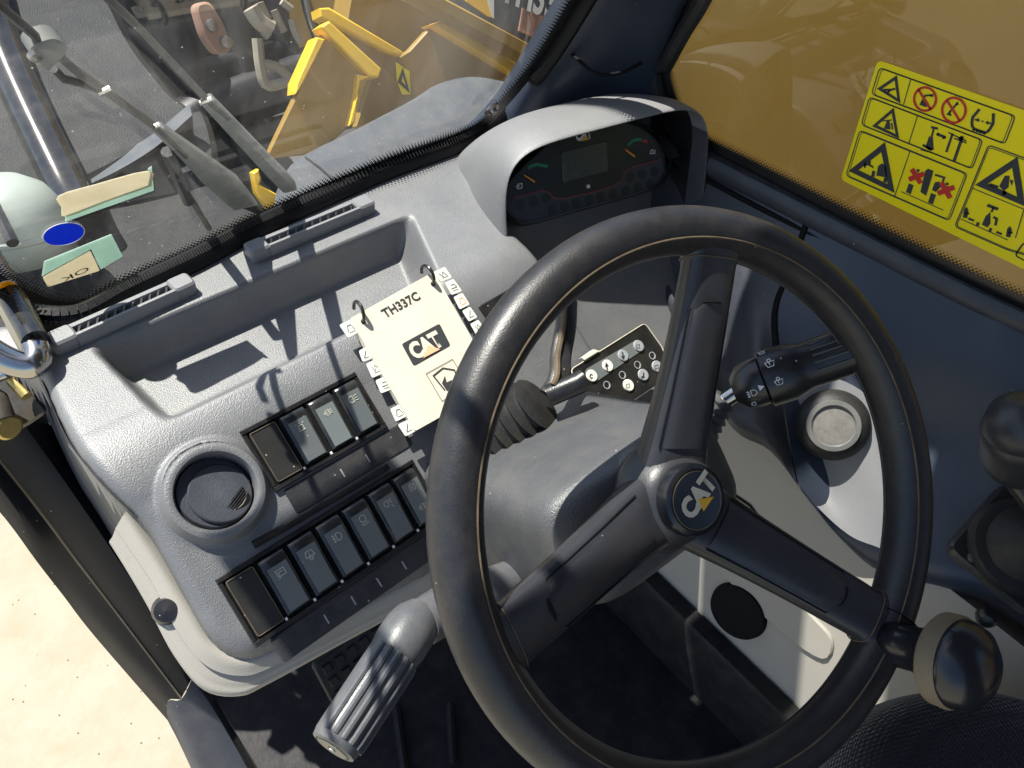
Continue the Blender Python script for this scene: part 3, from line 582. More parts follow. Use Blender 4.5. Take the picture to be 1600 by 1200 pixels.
# ================================================================== KEYPAD AND CENTRE
kp = thing('keypad', 'black membrane keypad with round white arrow buttons behind the steering wheel', 'keypad', PS(965, 560, 0))
HK = .012
PK = lambda px, py, h=0.: PS(px, py, HK + h)
z8 = lambda x, y: (640 + x / 3.81, 300 + y / 3.81)
kc = [(955, 1060), (1400, 780), (1510, 935), (1540, 1100), (1200, 1330), (1080, 1280)]
kq = rpoly([PK(*z8(*p)) for p in kc], .006); MB().add(*slab(kq, NS, .02, .001)).build('keypad_body', M['black'], kp)
MB().add(*tube([p + NS * .0003 for p in kq[:14]], .0006, 6)).build('gold_edge', M['cream'], kp)
MB().add(*slab(rpoly([PK(*z8(*p), .0008) for p in [(1040, 1060), (1350, 880), (1410, 925), (1110, 1130), (1060, 1130)]], .006), NS, .001)).build('grey_field', M['plate'], kp)
for c, g in (((1082, 1096), 'c'), ((1176, 1036), 'up'), ((1268, 975), 'down'), ((1360, 918), 'ok'), ((1388, 1090), 'turn'), ((1300, 1152), 'menu'), ((1470, 1040), 'dot')):
    bt = MB().add(*lathe([(0, .0022), (.0062, .0022), (.0068, .0014), (.007, .0005)], PK(*z8(*c)), NS, 24)).build('button', M['card'] if g in ('c', 'up', 'menu') else M['whitedim'], kp)
    S_ = 3.81; ar = lambda pts: [PK(*z8(c[0] + x, c[1] + y), .0028) for x, y in pts]
    sg = 1 if g == 'up' else -1
    if g in ('up', 'down'): MB().add(*flat(ar([(-3 * sg, 22 * sg), (5 * sg, 22 * sg), (2 * sg, -2 * sg), (10 * sg, -3 * sg), (-7 * sg, -22 * sg), (-13 * sg, 4 * sg), (-6 * sg, 2 * sg)]))).build('arrow', M['ink'], bt, False)
    elif g == 'c': MB().add(*stroke(ar([(8, -8), (-4, -12), (-10, 2), (-2, 12), (8, 6)]), .0009, NS)).build('letter', M['ink'], bt, False)
    elif g == 'turn': MB().add(*stroke(ar([(4, -16), (6, 8), (-8, 12)]), .0018, NS)).build('arrow', M['ink'], bt, False)
    else: MB().add(*stroke(ar([(-10, -6), (8, -12), (10, 8), (-8, 12)]), .0006, NS, True)).build('symbol', M['ink'], bt, False)
for c in ((1355, 1030), (1265, 1090), (1172, 1150), (1443, 975)):
    MB().add(*lathe([(.0042, 0), (.0046, .0008), (.0036, .0008), (.0034, 0)], PK(*z8(*c)), NS, 18, caps=False)).build('lamp_ring', M['whitedim'], kp)
MB().add(*slab([PK(*z8(*p), .003) for p in [(1025, 985), (1095, 935), (1130, 945), (1040, 1000)]], NS, .008)).build('paper_scrap', M['card'], kp)
sw2 = MB().add(*slab(rpoly([PS(*p, .004) for p in [(748, 478), (815, 440), (830, 470), (768, 506)]], .002), NS, .01, .001)).build('switch_bezel', M['black'], dash)

# ================================================================== STEERING
W0 = V(.319, .088, .833); WNn = unit(V(-.131, -.637, .759)); RM, RT = .182, .0165
PR = lambda px, py, h=0.: PL(px, py, W0 + WNn * h, WNn)
col_ = thing('steering_column', 'grey textured steering column shroud with rubber bellows', 'steering column', W0 - WNn * .3)
cx_ = unit(V(1, 0, 0) - WNn * WNn[0]); cy_ = np.cross(WNn, cx_)
def sup(o, a, b, e=3.2, n=40, dy=0, dx=0):
    r = []
    for t in np.linspace(0, 2 * math.pi, n, endpoint=False):
        c, s = math.cos(t), math.sin(t); r.append(o + cx_ * (a * np.sign(c) * abs(c) ** (2 / e) + dx) + cy_ * (b * np.sign(s) * abs(s) ** (2 / e) + dy))
    return r
ss_ = [(.062, .030, .030, 0, 0), (.064, .055, .038, -.004, -.002), (.070, .074, .044, -.006, -.004), (.082, .083, .049, -.006, -.006), (.13, .088, .056, -.004, -.008), (.2, .092, .062, .0, -.008), (.30, .096, .068, .006, -.008)]
secs = [sup(W0 - WNn * s, a, b, 4.6, 40, dy, dx) for s, a, b, dy, dx in ss_]
secs = list(map(list, zip(*[crv([s[j] for s in secs], 4) for j in range(40)])))
MB().add(*loft(secs)).build('shroud', M['cowl'], col_, 'all')
bo = D(778, 682, .70); be = D(872, 604, .665); ax = unit(be - bo); pr = []
for i in range(7): pr += [(.048 - i * .0042, i * .010), (.052 - i * .0042, i * .010 + .0035), (.044 - i * .0042, i * .010 + .0075)]
MB().add(*lathe(pr, bo - ax * .012, ax, 36)).build('bellows', M['rubber'], col_)
lv = thing('tilt_lever', 'thin black metal lever standing beside the keypad', 'lever', D(872, 606, .665))
lp = crv([D(*p, d) for p, d in [((886, 470), .715), ((884, 510), .70), ((876, 555), .685), ((874, 590), .67), ((858, 618), .665)]], 5)
MB().add(*tube(lp, .0065, 10, sx=1.5, up=V(0, 0, 1))).build('lever_arm', M['black'], lv)
MB().add(*tube([p + unit(CAM - p) * .0062 + V(-.004, 0, .003) for p in lp[:18]], .0028, 8)).build('worn_edge', M['seamdirt'], lv)
MB().add(*tube([D(858, 618, .665), D(905, 598, .66), D(915, 590, .66)], [.010, .010, .009], 14)).build('pivot', M['black'], lv)
# --- steering wheel
sw_ = thing('steering_wheel', 'black three-spoke steering wheel with emblem cap and spinner knob', 'steering wheel', W0)
wa = cx_; wb = cy_
circ = lambda R_, h, n=96: [W0 + WNn * h + R_ * (wa * math.cos(t) + wb * math.sin(t)) for t in np.linspace(0, 2 * math.pi, n, endpoint=False)]
def torus(R_, r1, r2, h=0, n=120, m=24):
    v = []
    for t in np.linspace(0, 2 * math.pi, n, endpoint=False):
        e = wa * math.cos(t) + wb * math.sin(t)
        for q in np.linspace(0, 2 * math.pi, m, endpoint=False): v.append(W0 + WNn * h + e * (R_ + r1 * math.cos(q)) + WNn * r2 * math.sin(q))
    return v, grid_faces(n, m, True, True)
MB().add(*torus(RM, RT, RT * 1.05)).build('rim', M['wheel'], sw_, 'all')
qa = math.radians(118)
MB().add(*tube(circ(RM + (RT + .0001) * math.cos(qa), (RT * 1.05 + .0001) * math.sin(qa), 140), .0007, 6, True)).build('rim_seam', M['seamdirt'], sw_)
qa = math.radians(205)
MB().add(*tube(circ(RM + (RT + .0001) * math.cos(qa), (RT * 1.05) * math.sin(qa), 140), .0005, 6, True)).build('rim_seam', M['spoke'], sw_)
spk = [unit(PR(*p) - W0) for p in ((1112, 395), (785, 1003), (1390, 985))]
for d in spk:
    sd = np.cross(WNn, d)
    def sec_(s, w, t, h, e=3.0, n=22):
        r = []
        for q in np.linspace(0, 2 * math.pi, n, endpoint=False):
            c, s_ = math.cos(q), math.sin(q); r.append(W0 + d * s + WNn * h + sd * w * np.sign(c) * abs(c) ** (2 / e) + WNn * t * np.sign(s_) * abs(s_) ** (2 / e))
        return r
    st = [(.015, .028, .016, -.050), (.04, .0255, .015, -.044), (.07, .023, .0135, -.033), (.11, .021, .012, -.019), (.145, .0200, .0115, -.008), (.162, .020, .0115, -.003), (.172, .026, .012, -.001), (.180, .030, .012, 0)]
    ls = [sec_(*q) for q in st]; ls = list(map(list, zip(*[crv([s[j] for s in ls], 4) for j in range(22)])))
    o = MB().add(*loft(ls)).build('spoke', M['spoke'], sw_)
    def cov(s): return np.interp(s, [q[0] for q in st], [q[1] for q in st]) * .80, np.interp(s, [q[0] for q in st], [q[3] + q[2] for q in st])
    cs = []
    for s in (.035, .05, .07, .09, .11, .128, .134):
        w, h = cov(s); w *= .55 if s > .13 else 1
        cs.append([W0 + d * s + sd * w * x + WNn * (h - .0035 + .0048 * (1 - abs(x) ** 3)) for x in np.linspace(-1, 1, 9)])
    vv_ = [p for c in cs for p in c]; MB().add(vv_, grid_faces(len(cs), 9)).build('spoke_cover', M['spoke'], o)
    for sg in (-1, 1):
        gl = [c[0 if sg < 0 else -1] + WNn * .0018 for c in cs]
    MB().add(*tube([cs[0][0] + WNn * .0012] + [c[0] + WNn * .0012 for c in cs[1:]] + [p + WNn * .0006 for p in cs[-1][1:-1]] + [c[-1] + WNn * .0012 for c in cs[::-1]], .0007, 6)).build('cover_gap', M['void'], o)
    for s in (.163,):
        MB().add(*tube([p + unit(p - (W0 + d * s + WNn * -.003)) * .0004 for p in sec_(s, .0205, .0118, -.003)], .0005, 5, True)).build('spoke_joint', M['seamdirt'], o)
MB().add(*lathe([(0, -.0285), (.022, -.0285), (.027, -.030), (.032, -.036), (.037, -.046), (.041, -.056), (.040, -.064), (.034, -.070)], W0, WNn, 48)).build('hub', M['spoke'], sw_, 'all')
MB().add(*lathe([(.036, -.058), (.040, -.064), (.041, -.085), (.038, -.12)], W0 - WNn * .002, WNn, 48)).build('hub_collar', M['cowl'], sw_, 'all')
cap = MB().add(*lathe([(0, -.0175), (.0195, -.0175), (.0202, -.0185), (.0215, -.0178), (.0245, -.0195), (.0255, -.023), (.0255, -.031)], W0, WNn, 48)).build('hub_cap', M['knob'], sw_)
PC = lambda px, py, h=0.: PR(px, py, -.0172 + h)
capo = W0 - WNn * .0172
MB().add(*tube([capo - WNn * .0006 + .0200 * (wa * math.cos(t) + wb * math.sin(t)) for t in np.linspace(0, 2 * math.pi, 48, endpoint=False)], .0004, 5, True)).build('cap_ring', M['tan'], cap)
pc0 = np.array([0., 0.])
c3 = MC.T @ (capo - CAM); cpx = V(800 + FPX * c3[0] / -c3[2], 600 - FPX * c3[1] / -c3[2])
ta, tb = PC(cpx[0] - 9, cpx[1] + 34, .0003), PC(cpx[0] + 32, cpx[1] - 27, .0003)
text('cat_lettering', 'CAT', ta, tb, WNn, M['cream'], cap, h=.0155, bold=.06)
MB().add(*flat([PC(cpx[0] + x, cpx[1] + y, .0007) for x, y in ((9, 17), (-4 + 5, -2), (25, 2 - 8))])).build('emblem_triangle', M['catyel'], cap, False)
# spinner knob
d = unit(PR(1380, 1000) - W0); P0 = W0 + d * RM; tg = np.cross(WNn, d)
kn = MB()
cl = [(-.020, .0178), (-.016, .0192), (.016, .0192), (.020, .0178)]
kn.add(*lathe(cl, P0, tg, 32))
kob = kn.build('spinner_clamp', M['knob'], sw_)
ka = unit(WNn + d * .10 - tg * .0)
MB().add(*lathe([(.0165, .008), (.0160, .020), (.0155, .028), (.018, .036), (.024, .042), (.029, .046), (.0295, .050)], P0, ka, 40)).build('spinner_neck', M['knob'], kob, 'all')
MB().add(*lathe([(.0292, .045), (.0312, .047), (.0315, .056), (.0300, .059)], P0, ka, 48)).build('spinner_band', M['tan'], kob)
MB().add(*lathe([(.0300, .057), (.0295, .062), (.0265, .070), (.019, .076), (.009, .0785), (0, .079)], P0, ka, 48)).build('spinner_cap', M['knob'], kob, 'all')
# right stalk
stk = thing('column_stalk', 'black light and wiper stalk with white symbols right of the column', 'stalk', D(1090, 655, .62))
s0, s1, s2 = D(1088, 662, .63), D(1142, 612, .615), D(1335, 545, .585); sa = unit(s1 - s0); sb = unit(s2 - s1)
pr = [(.020, 0)]
for i in range(5): pr += [(.021 - i * .002, .004 + i * .006), (.0165 - i * .002, .0075 + i * .006)]
MB().add(*lathe(pr, s0, sa, 28)).build('rubber_boot', M['cowl'], stk)
MB().add(*tube([s0 + sa * .02, s1 + sb * .012], .0068, 16)).build('shaft', M['chrome'], stk)
Ls = np.linalg.norm(s2 - s1)
sb_ = MB().add(*lathe([(.010, .002), (.0175, .009), (.0195, .020), (.0195, .026), (.0180, .027)], s1, sb, 36)).build('stalk_base', M['black'], stk, True)
sg_ = MB().add(*lathe([(.0200, .027), (.0225, .028), (.0225, .046), (.0200, .054), (.0185, .060), (.0185, Ls), (.016, Ls + .003), (0, Ls + .004)], s1, sb, 40)).build('twist_grip', M['black'], stk, True)
tov = unit(CAM - s1); tov = unit(tov - sb * (tov @ sb)); sdv = np.cross(sb, tov)
for a in (-50, -34, -18, 0, 20):
    q = math.radians(a); r_ = tov * math.cos(q) + sdv * math.sin(q); MB().add(*tube([s1 + sb * .066 + r_ * .0182, s1 + sb * (Ls - .004) + r_ * .0182], .0012, 6)).build('grip_rib', M['black'], sg_)
def on_stalk(u, a, r): q = math.radians(a); return s1 + sb * u + (tov * math.cos(q) + sdv * math.sin(q)) * r
def stalk_glyph(strokes, u0, a0, r, w, h, parent):
    m = MB()
    for st in strokes:
        pts = [on_stalk(u0 + x * w, a0 + y * h, r) for x, y in st]
        m.add(*tube(pts, .00035, 4))
    m.build('symbol', M['white'], parent, False)
stalk_glyph(glyph('fog'), .011, 8, .0193, .009, 24, sb_); stalk_glyph(glyph('lamp')[:1], .012, 40, .0193, .007, 20, sb_)
stalk_glyph(glyph('wipe'), .031, -40, .0227, .009, 24, sg_); stalk_glyph(glyph('wipe'), .033, 2, .0227, .008, 20, sg_); stalk_glyph([[(.1, .1), (.8, .1), (.8, .7), (.1, .7), (.1, .1)]], .030, -72, .0227, .006, 16, sg_)
tri = MB().add(*flat([on_stalk(.0215, 6, .0197), on_stalk(.0215, 20, .0197), on_stalk(.0260, 13, .0197)])).build('pointer', M['white'], sb_, False)
# left lever
ll = thing('shuttle_lever', 'grey ribbed hand lever projecting left below the steering wheel', 'lever', D(700, 930, .60))
l0, l1, l2 = D(705, 945, .585), D(640, 985, .555), D(519, 1170, .50); la = unit(l2 - l1); Ll = np.linalg.norm(l2 - l1)
MB().add(*tube([D(860, 880, .66), D(760, 925, .61), l0, l1 + (l0 - l1) * .3], [.016, .018, .0185, .0175], 20)).build('lever_arm', M['grey'], ll)
hl = MB().add(*lathe([(.0, -.022), (.012, -.019), (.0175, -.010), (.0195, 0), (.0195, .012), (.0180, .022), (.0178, .05), (.0172, Ll - .006), (.016, Ll - .001), (.0135, Ll), (.0125, Ll - .0015), (0, Ll - .0015)], l1, la, 40)).build('handle', M['grey'], ll, True)
tv = unit(CAM - l1); tv = unit(tv - la * (tv @ la)); sv = np.cross(la, tv)
for a in (-75, -52, -30, -8, 14, 36):
    q = math.radians(a); r_ = tv * math.cos(q) + sv * math.sin(q)
    MB().add(*tube([l1 + la * .022 + r_ * .0172, l1 + la * .026 + r_ * .0180, l1 + la * (Ll - .010) + r_ * .0172, l1 + la * (Ll - .006) + r_ * .0165], .0024, 8)).build('rib', M['grey'], hl)
MB().add(*lathe([(.0125, .0002), (.0115, .0014), (.003, .0014), (.0028, .0006), (0, .0006)], l1 + la * (Ll - .0012), la, 32)).build('end_cap', M['black'], hl)
MB().add(*lathe([(.0018, 0), (.0018, .001), (0, .001)], l1 + la * Ll, la, 12)).build('screw', M['card'], hl)

# ================================================================== RIGHT CONSOLE
cons = thing('side_console', 'dark blue-grey console under the side window carrying the joystick', 'console', (.66, 0, .6))
colA = [(1098, 262, .772), (1094, 380, .74), (1096, 460, .71), (1104, 540, .67), (1120, 615, .585), (1130, 650, .60)]
colA2 = [(1190, 303, .772), (1175, 410, .735), (1170, 480, .695), (1178, 580, .635), (1190, 670, .568), (1204, 705, .585)]
colB = [(1268, 343, .772), (1238, 425, .735), (1212, 495, .695), (1222, 610, .645), (1245, 745, .588), (1262, 780, .60)]
colBC = [(1360, 386, .772), (1335, 470, .735), (1318, 560, .70), (1312, 690, .655), (1305, 818, .608), (1318, 846, .62)]
colC = [(1450, 430, .772), (1432, 530, .738), (1412, 672, .705), (1397, 770, .66), (1372, 872, .615), (1385, 905, .63)]
colCD = [(1530, 468, .772), (1515, 560, .742), (1505, 683, .712), (1495, 790, .672), (1480, 898, .625), (1486, 930, .64)]
colD = [(1620, 512, .772), (1620, 600, .745), (1620, 700, .718), (1610, 830, .680), (1600, 948, .64), (1600, 980, .655)]
cv = lambda c: [PX(*q) for q in c]
A0 = cv(colA); A1 = cv(colA2); B0 = cv(colB); BC = cv(colBC); C0 = cv(colC); CD = cv(colCD); D0 = cv(colD)
bk = lambda c, dy: [p + V(0, dy, 0) for p in c]
fwd = [V(max(p[0] + .01, .725), p[1] + .20, p[2] - .02) for p in A0]
tr_ = lambda c: list(map(list, zip(*c)))
MB().add(*patch(tr_([[p * .06 + q * .94 for p, q in zip(A1, B0)], A1, A0, fwd]), 6, 6)).build('front_cover', M['trim'], cons)
gap = [p * .90 + q * .10 for p, q in zip(B0, A1)]
MB().add(*patch(tr_([B0, BC, C0, CD, D0, bk(D0, -.25), bk(D0, -.6)]), 6, 6)).build('console_shell', M['console'], cons)
MB().add(*tube(crv([p * .93 + q * .07 + V(.002, 0, 0) for p, q in zip(B0[:4], A1[:4])], 5), .004, 8)).build('cover_joint', M['void'], cons)
sl = [PX(*p, .776) for p in [(1040, 225), (1100, 250), (1180, 291), (1300, 352), (1420, 413), (1520, 463), (1620, 510), (1740, 566)]]
MB().add(*tube(crv([p + V(-.004, 0, -.001) for p in sl], 5), .0125, 10, up=V(0, 0, 1), sx=.7)).build('sill_strip', M['trim'], cons)
MB().add(*tube(crv([p + V(-.0105, 0, -.016) for p in sl], 5), .0035, 8)).build('sill_gap', M['void'], cons)
# pale grey nose with round button
NG = unit(V(-.72, -.22, .66)); G0 = PX(1301, 664, .640)
MB().add(*patch(tr_([[PX(*q) for q in c] for c in (
    [(1190, 590, .652), (1200, 650, .628), (1218, 700, .613), (1236, 742, .596)], [(1225, 575, .664), (1240, 650, .642), (1262, 735, .622), (1283, 798, .598)],
    [(1270, 580, .668), (1290, 660, .648), (1315, 760, .626), (1330, 838, .603)], [(1345, 610, .676), (1365, 690, .658), (1380, 780, .634), (1378, 858, .612)], [(1400, 680, .684), (1420, 760, .664), (1425, 830, .642), (1420, 884, .622)])]), 6, 6)).build('grey_nose', M['greyc'], cons)
rbn = thing('round_socket', 'round black rimmed socket with grey disc on the console', 'socket', G0)
MB().add(*lathe([(.037, -.014), (.038, -.002), (.036, .005), (.031, .010), (.026, .013)], G0, NG, 48, caps=False)).build('collar', M['rubber'], rbn)
MB().add(*lathe([(.0275, .011), (.0265, .0145), (.022, .0150), (.0205, .0125)], G0, NG, 48, caps=False)).build('ring', M['ring'], rbn)
MB().add(*lathe([(.021, .0115), (.012, .0125), (0, .0128)], G0, NG, 40)).build('disc', M['glassdisc'], rbn)
# joystick
jo = thing('joystick', 'black joystick with rounded grip and ribbed boot by the seat', 'joystick', D(1585, 880, .76))
J0 = D(1592, 856, .73); JN = unit(V(-.42, -.12, .9))
jx, jy = unit(V(0, 1, 0) - JN * JN[1]), None; jy = np.cross(JN, jx)
MB().add(*slab(rpoly([J0 + jx * a + jy * b for a, b in ((.046, -.046), (.046, .046), (-.046, .046), (-.046, -.046))], .012), JN, .012, .003)).build('base_plate', M['black'], jo)
MB().add(*lathe([(.046, .0), (.046, .008), (.043, .012), (.034, .013), (.031, .018), (.030, .020), (.036, .022), (.030, .030), (.022, .040), (.014, .052)], J0, JN, 44)).build('boot', M['rubber'], jo)
for q in ((1521, 871), (1610, 800)):
    MB().add(*lathe([(0, .004), (.0045, .0035), (.0055, 0)], PL(*q, J0, JN), JN, 16)).build('screw', M['steel'], jo)
kx = D(1600, 690, .665); MB().add(*tube(crv([J0 + JN * .04, J0 + JN * .07, kx + V(0, 0, -.03)], 4), .011, 14)).build('shaft', M['black'], jo)
gx = unit(D(1600, 640, .64) - D(1590, 745, .70))
MB().add(*lathe([(.0, -.042), (.018, -.040), (.030, -.030), (.034, -.014), (.0335, .006), (.0330, .018), (.0322, .019), (.0325, .020), (.029, .034), (.018, .045), (0, .048)], kx, gx, 44)).build('grip', M['spoke'], jo, 'all')
MB().add(*lathe([(0, .009), (.006, .008), (.009, .004), (.0095, -.003)], D(1541, 965, .74), unit(V(-.9, -.2, .4)), 24)).build('console_plug', M['black'], cons)
# ================================================================== SEAT, FLOOR FITTINGS
seat = thing('seat', 'dark seat cushion in ribbed mesh fabric', 'seat', (.45, -.4, .2))
so_ = [(.30, -.56), (.285, -.30), (.300, -.20), (.335, -.125), (.40, -.088), (.46, -.092), (.53, -.135), (.575, -.21), (.59, -.32), (.59, -.56)]
so3 = crv([V(x, y, 0) for x, y in so_], 5); cc = V(.44, -.36, 0)
rings = []
for sc_, z in ((1.0, .50), (1.02, .54), (1.02, .575), (.985, .605), (.93, .622), (.80, .628), (.55, .629), (.2, .630)): rings.append([cc + (p - cc) * sc_ + V(0, 0, z) for p in so3])
MB().add(*loft(rings)).build('cushion', M['fabric'], seat, 'all')
MB().add(*slab([(.33, -.55, .5), (.56, -.55, .5), (.56, -.2, .5), (.33, -.2, .5)], (0, 0, 1), .298)).build('pedestal', M['void'], seat)
pd = thing('brake_pedal', 'black treaded foot pedal in the dark footwell', 'pedal', (.2, .36, .2))
p0 = D(560, 1035, .86); pn = unit(V(-.1, -.75, .66)); px_ = V(1, 0, 0); py_ = np.cross(pn, px_)
MB().add(*slab(rpoly([p0 + px_ * a + py_ * b for a, b in ((-.045, -.03), (.045, -.03), (.045, .03), (-.045, .03))], .008), pn, .01, .002)).build('pad', M['rubber'], pd)
for i in range(5):
    for j in range(3): MB().add(*box(p0 + px_ * (-.032 + i * .016) + py_ * (-.017 + j * .017) + pn * .0015, px_, py_, pn, .005, .005, .0015, .001)).build('tread', M['rubber'], pd)
MB().add(*tube([p0 - pn * .008, p0 + V(.01, .07, -.06), p0 + V(.01, .10, -.25), V(p0[0] + .01, p0[1] + .10, .2)], .010, 10)).build('stem', M['sill'], pd)
for a, b in (((618, 1100), (634, 1215)), ((703, 1100), (708, 1195))):
    o = MB().add(*tube([PZ(*a, .207), PZ(*b, .207)], .006, 8)).build('floor_rib', M['floor']); o['kind'] = 'structure'

# ================================================================== BOOKLET
NB = unit(V(0, -.5, 1)); BP = V(0, .445, .740)
PB = lambda px, py, h=0.: PL(px, py, BP + NB * h, NB)
z6 = lambda x, y: (380 + x / 3.3333, 380 + y / 3.3333)
bk_ = thing('instruction_booklet', 'cream ring-bound operating booklet with index tabs lying on the dashboard', 'booklet', PB(650, 560, -.01))
cvp = [(556, 392), (992, 148), (1330, 735), (896, 978)]
q_ = [PB(*z6(*p)) for p in cvp]
MB().add(*slab(rpoly(q_, .002), NB, .0008)).build('cover', M['paper'], bk_)
MB().add(*slab([p - NB * .0012 for p in rpoly([PB(*z6(*p)) for p in [(560, 396), (990, 154), (1326, 733), (898, 974)]], .002)], NB, .0016)).build('pages', M['card'], bk_)
MB().add(*slab([p - NB * .0032 for p in rpoly([PB(*z6(*p)) for p in [(562, 400), (988, 160), (1324, 735), (900, 972)]], .002)], NB, .006)).build('back_cover', M['paper'], bk_)
tabs = [[(500, 425), (565, 395), (605, 462), (545, 492)], [(602, 560), (640, 540), (672, 600), (622, 618)], [(640, 628), (690, 605), (742, 670), (672, 702)], [(688, 715), (740, 692), (795, 752), (718, 782)],
        [(765, 862), (815, 838), (855, 898), (795, 930)], [(805, 945), (860, 918), (900, 978), (845, 1006)],
        [(985, 152), (1050, 122), (1088, 178), (1030, 200)], [(1050, 205), (1095, 185), (1140, 248), (1085, 270)], [(1095, 280), (1142, 258), (1180, 318), (1128, 345)], [(1140, 352), (1182, 330), (1220, 385), (1175, 408)], [(1182, 420), (1225, 398), (1262, 455), (1215, 478)]]
for i, t in enumerate(tabs):
    c = sum(V(*p) for p in t) / 4; pa = V(640, 690) if i < 6 else V(1100, 330)
    h = -.0026 - .0006 * (i % 5); q = [PB(*z6(*p), h) for p in t]
    o = MB().add(*slab(rpoly(q, .0018), NB, .0005)).build('index_tab', M['card'], bk_)
    m = MB(); A, B, C_2, D_2 = q
    pt = lambda u, v: (A * (1 - u) + B * u) * (1 - v) + (D_2 * (1 - u) + C_2 * u) * v + NB * .0004
    sty = [[(.25, .7), (.45, .3), (.7, .3), (.8, .7)], [(.3, .75), (.75, .25)], [(.3, .3), (.4, .7), (.6, .3), (.75, .7)], [(.25, .6), (.8, .6), (.7, .35), (.4, .35)]][i % 4]
    m.add(*stroke([pt(*p) for p in sty], .0006, NB)); m.add(*stroke([pt(.3, .78), pt(.8, .78)], .0005, NB)); m.build('tab_symbol', M['orange'] if i == 8 else M['ink'], o, False)
for p0_, p1_ in (((625, 408), (575, 300)), ((988, 212), (930, 118))):
    a = PB(*z6(*p0_), .0004); up = PB(*z6(*p1_), 0); d_ = unit(up - a)
    pts = [a + d_ * .010 * (1 - math.cos(t)) + NB * .011 * math.sin(t) for t in np.linspace(0, math.pi * 1.25, 18)]
    o = MB().add(*tube(pts, .0017, 8)).build('binder_ring', M['black'], bk_)
    MB().add(*lathe([(.0024, .0004), (.0024, 0)], a, NB, 14)).build('punched_hole', M['ink'], o)
text('model_number', 'TH337C', PB(*z6(742, 392), .0004), PB(*z6(928, 290), .0004), NB, M['ink'], bk_, h=.0095, bold=.03)
lg = [PB(*z6(*p), .0004) for p in [(825, 525), (1022, 418), (1080, 532), (888, 640)]]
o = MB().add(*slab(rpoly(lg, .0025), NB, .0002)).build('logo_plate', M['ink'], bk_)
text('cat_lettering', 'CAT', PB(*z6(898, 612), .0008), PB(*z6(1052, 530), .0008), NB, M['paper'], o, h=.0175, bold=.055)
MB().add(*flat([PB(*z6(*p), .0012) for p in [(938, 598), (962, 530), (1026, 552)]])).build('emblem_triangle', M['salmon'], o, False)
m = MB().add(*stroke([PB(*z6(*p), .0006) for p in [(952, 680), (1090, 604), (1175, 745), (1036, 822)]], .0006, NB, True))
m.add(*stroke([PB(*z6(*p), .0006) for p in [(1050, 765), (990, 690), (1040, 650), (1100, 660), (1120, 720)]], .0014, NB)); sq = m.build('emblem_frame', M['ink'], bk_, False)
MB().add(*flat([PB(*z6(*p), .0006) for p in [(1035, 730), (1050, 690), (1060, 725), (1085, 712), (1100, 740), (1060, 768)]])).build('emblem_mark', M['ink'], bk_, False)

# ================================================================== WARNING DECAL
NX = V(-1, 0, 0); xd = xw - .0025
z4 = lambda x, y: (1120 + x / 3.3333, 60 + y / 3.3333)
QD = lambda x, y, h=0.: PX(*z4(x, y), xd - h)
dc = thing('warning_decal', 'yellow warning decal with black pictograms on the side window', 'decal', QD(1100, 500))
MB().add(*slab(rpoly([QD(*p) for p in [(838, 112), (2050, 530), (1900, 1350), (645, 735)]], .006), NX, .0004)).build('backing', M['decal'], dc)
def dm(name='pictogram', m='ink'): return MB(), name, m
def dline(mb, pts, w, closed=False, h=.0004): mb.add(*stroke([QD(*p, h) for p in pts], w, NX, closed))
def dpoly(mb, pts, h=.0004): mb.add(*flat([QD(*p, h) for p in pts]))
def rnd(pts, r): 
    P = [V(*p, 0) for p in pts]; return [tuple(q[:2]) for q in rpoly(P, r, 4)]
f_ = MB()
for b in ([(848, 152), (1555, 405), (1500, 550), (805, 290)], [(795, 305), (1385, 530), (1330, 680), (752, 450)], [(745, 478), (1305, 705), (1210, 950), (672, 715)], [(1415, 555), (1900, 730), (1780, 1180), (1510, 1100), (1238, 980), (1290, 860)], [(1600, 1060), (1800, 1140), (1760, 1240), (1550, 1130)]):
    dline(f_, rnd(b, 22), .0011, True)
    c = sum(V(*p) for p in b) / len(b); dline(f_, rnd([tuple(c + (V(*p) - c) * (.965)) for p in b], 18), .0007, True)
for a, b in (((1010, 212), (972, 345)), ((1045, 405), (1000, 545)), ((1005, 590), (925, 825)), ((1330, 780), (1600, 890)), ((1600, 890), (1555, 1040))): dline(f_, [a, b], .0009)
f_.build('frame_lines', M['ink'], dc, False)
def tri_(pts, w):
    mb = MB(); dline(mb, pts, w, True); return mb
t1 = tri_([(932, 205), (848, 262), (948, 325)], .0030); dline(t1, [(870, 268), (905, 268), (930, 262)], .002); dline(t1, [(885, 285), (905, 268)], .002); t1.build('pictogram', M['ink'], dc, False)
t2 = tri_([(916, 375), (822, 455), (940, 510)], .0030); dpoly(t2, [(870, 470), (885, 430), (900, 430), (905, 475)]); dline(t2, [(865, 430), (912, 425)], .0012); dline(t2, [(910, 440), (915, 475)], .0016); t2.build('pictogram', M['ink'], dc, False)
t3 = tri_([(866, 566), (712, 688), (908, 782)], .0058); dline(t3, [(765, 660), (790, 655), (815, 672)], .0022); dline(t3, [(790, 655), (800, 640)], .0022); dline(t3, [(775, 645), (770, 675)], .0018); dpoly(t3, [(830, 715), (840, 665), (860, 650), (880, 665), (888, 725)]); dline(t3, [(818, 690), (812, 720)], .0035); dline(t3, [(880, 725), (875, 750)], .0035); t3.build('pictogram', M['ink'], dc, False)
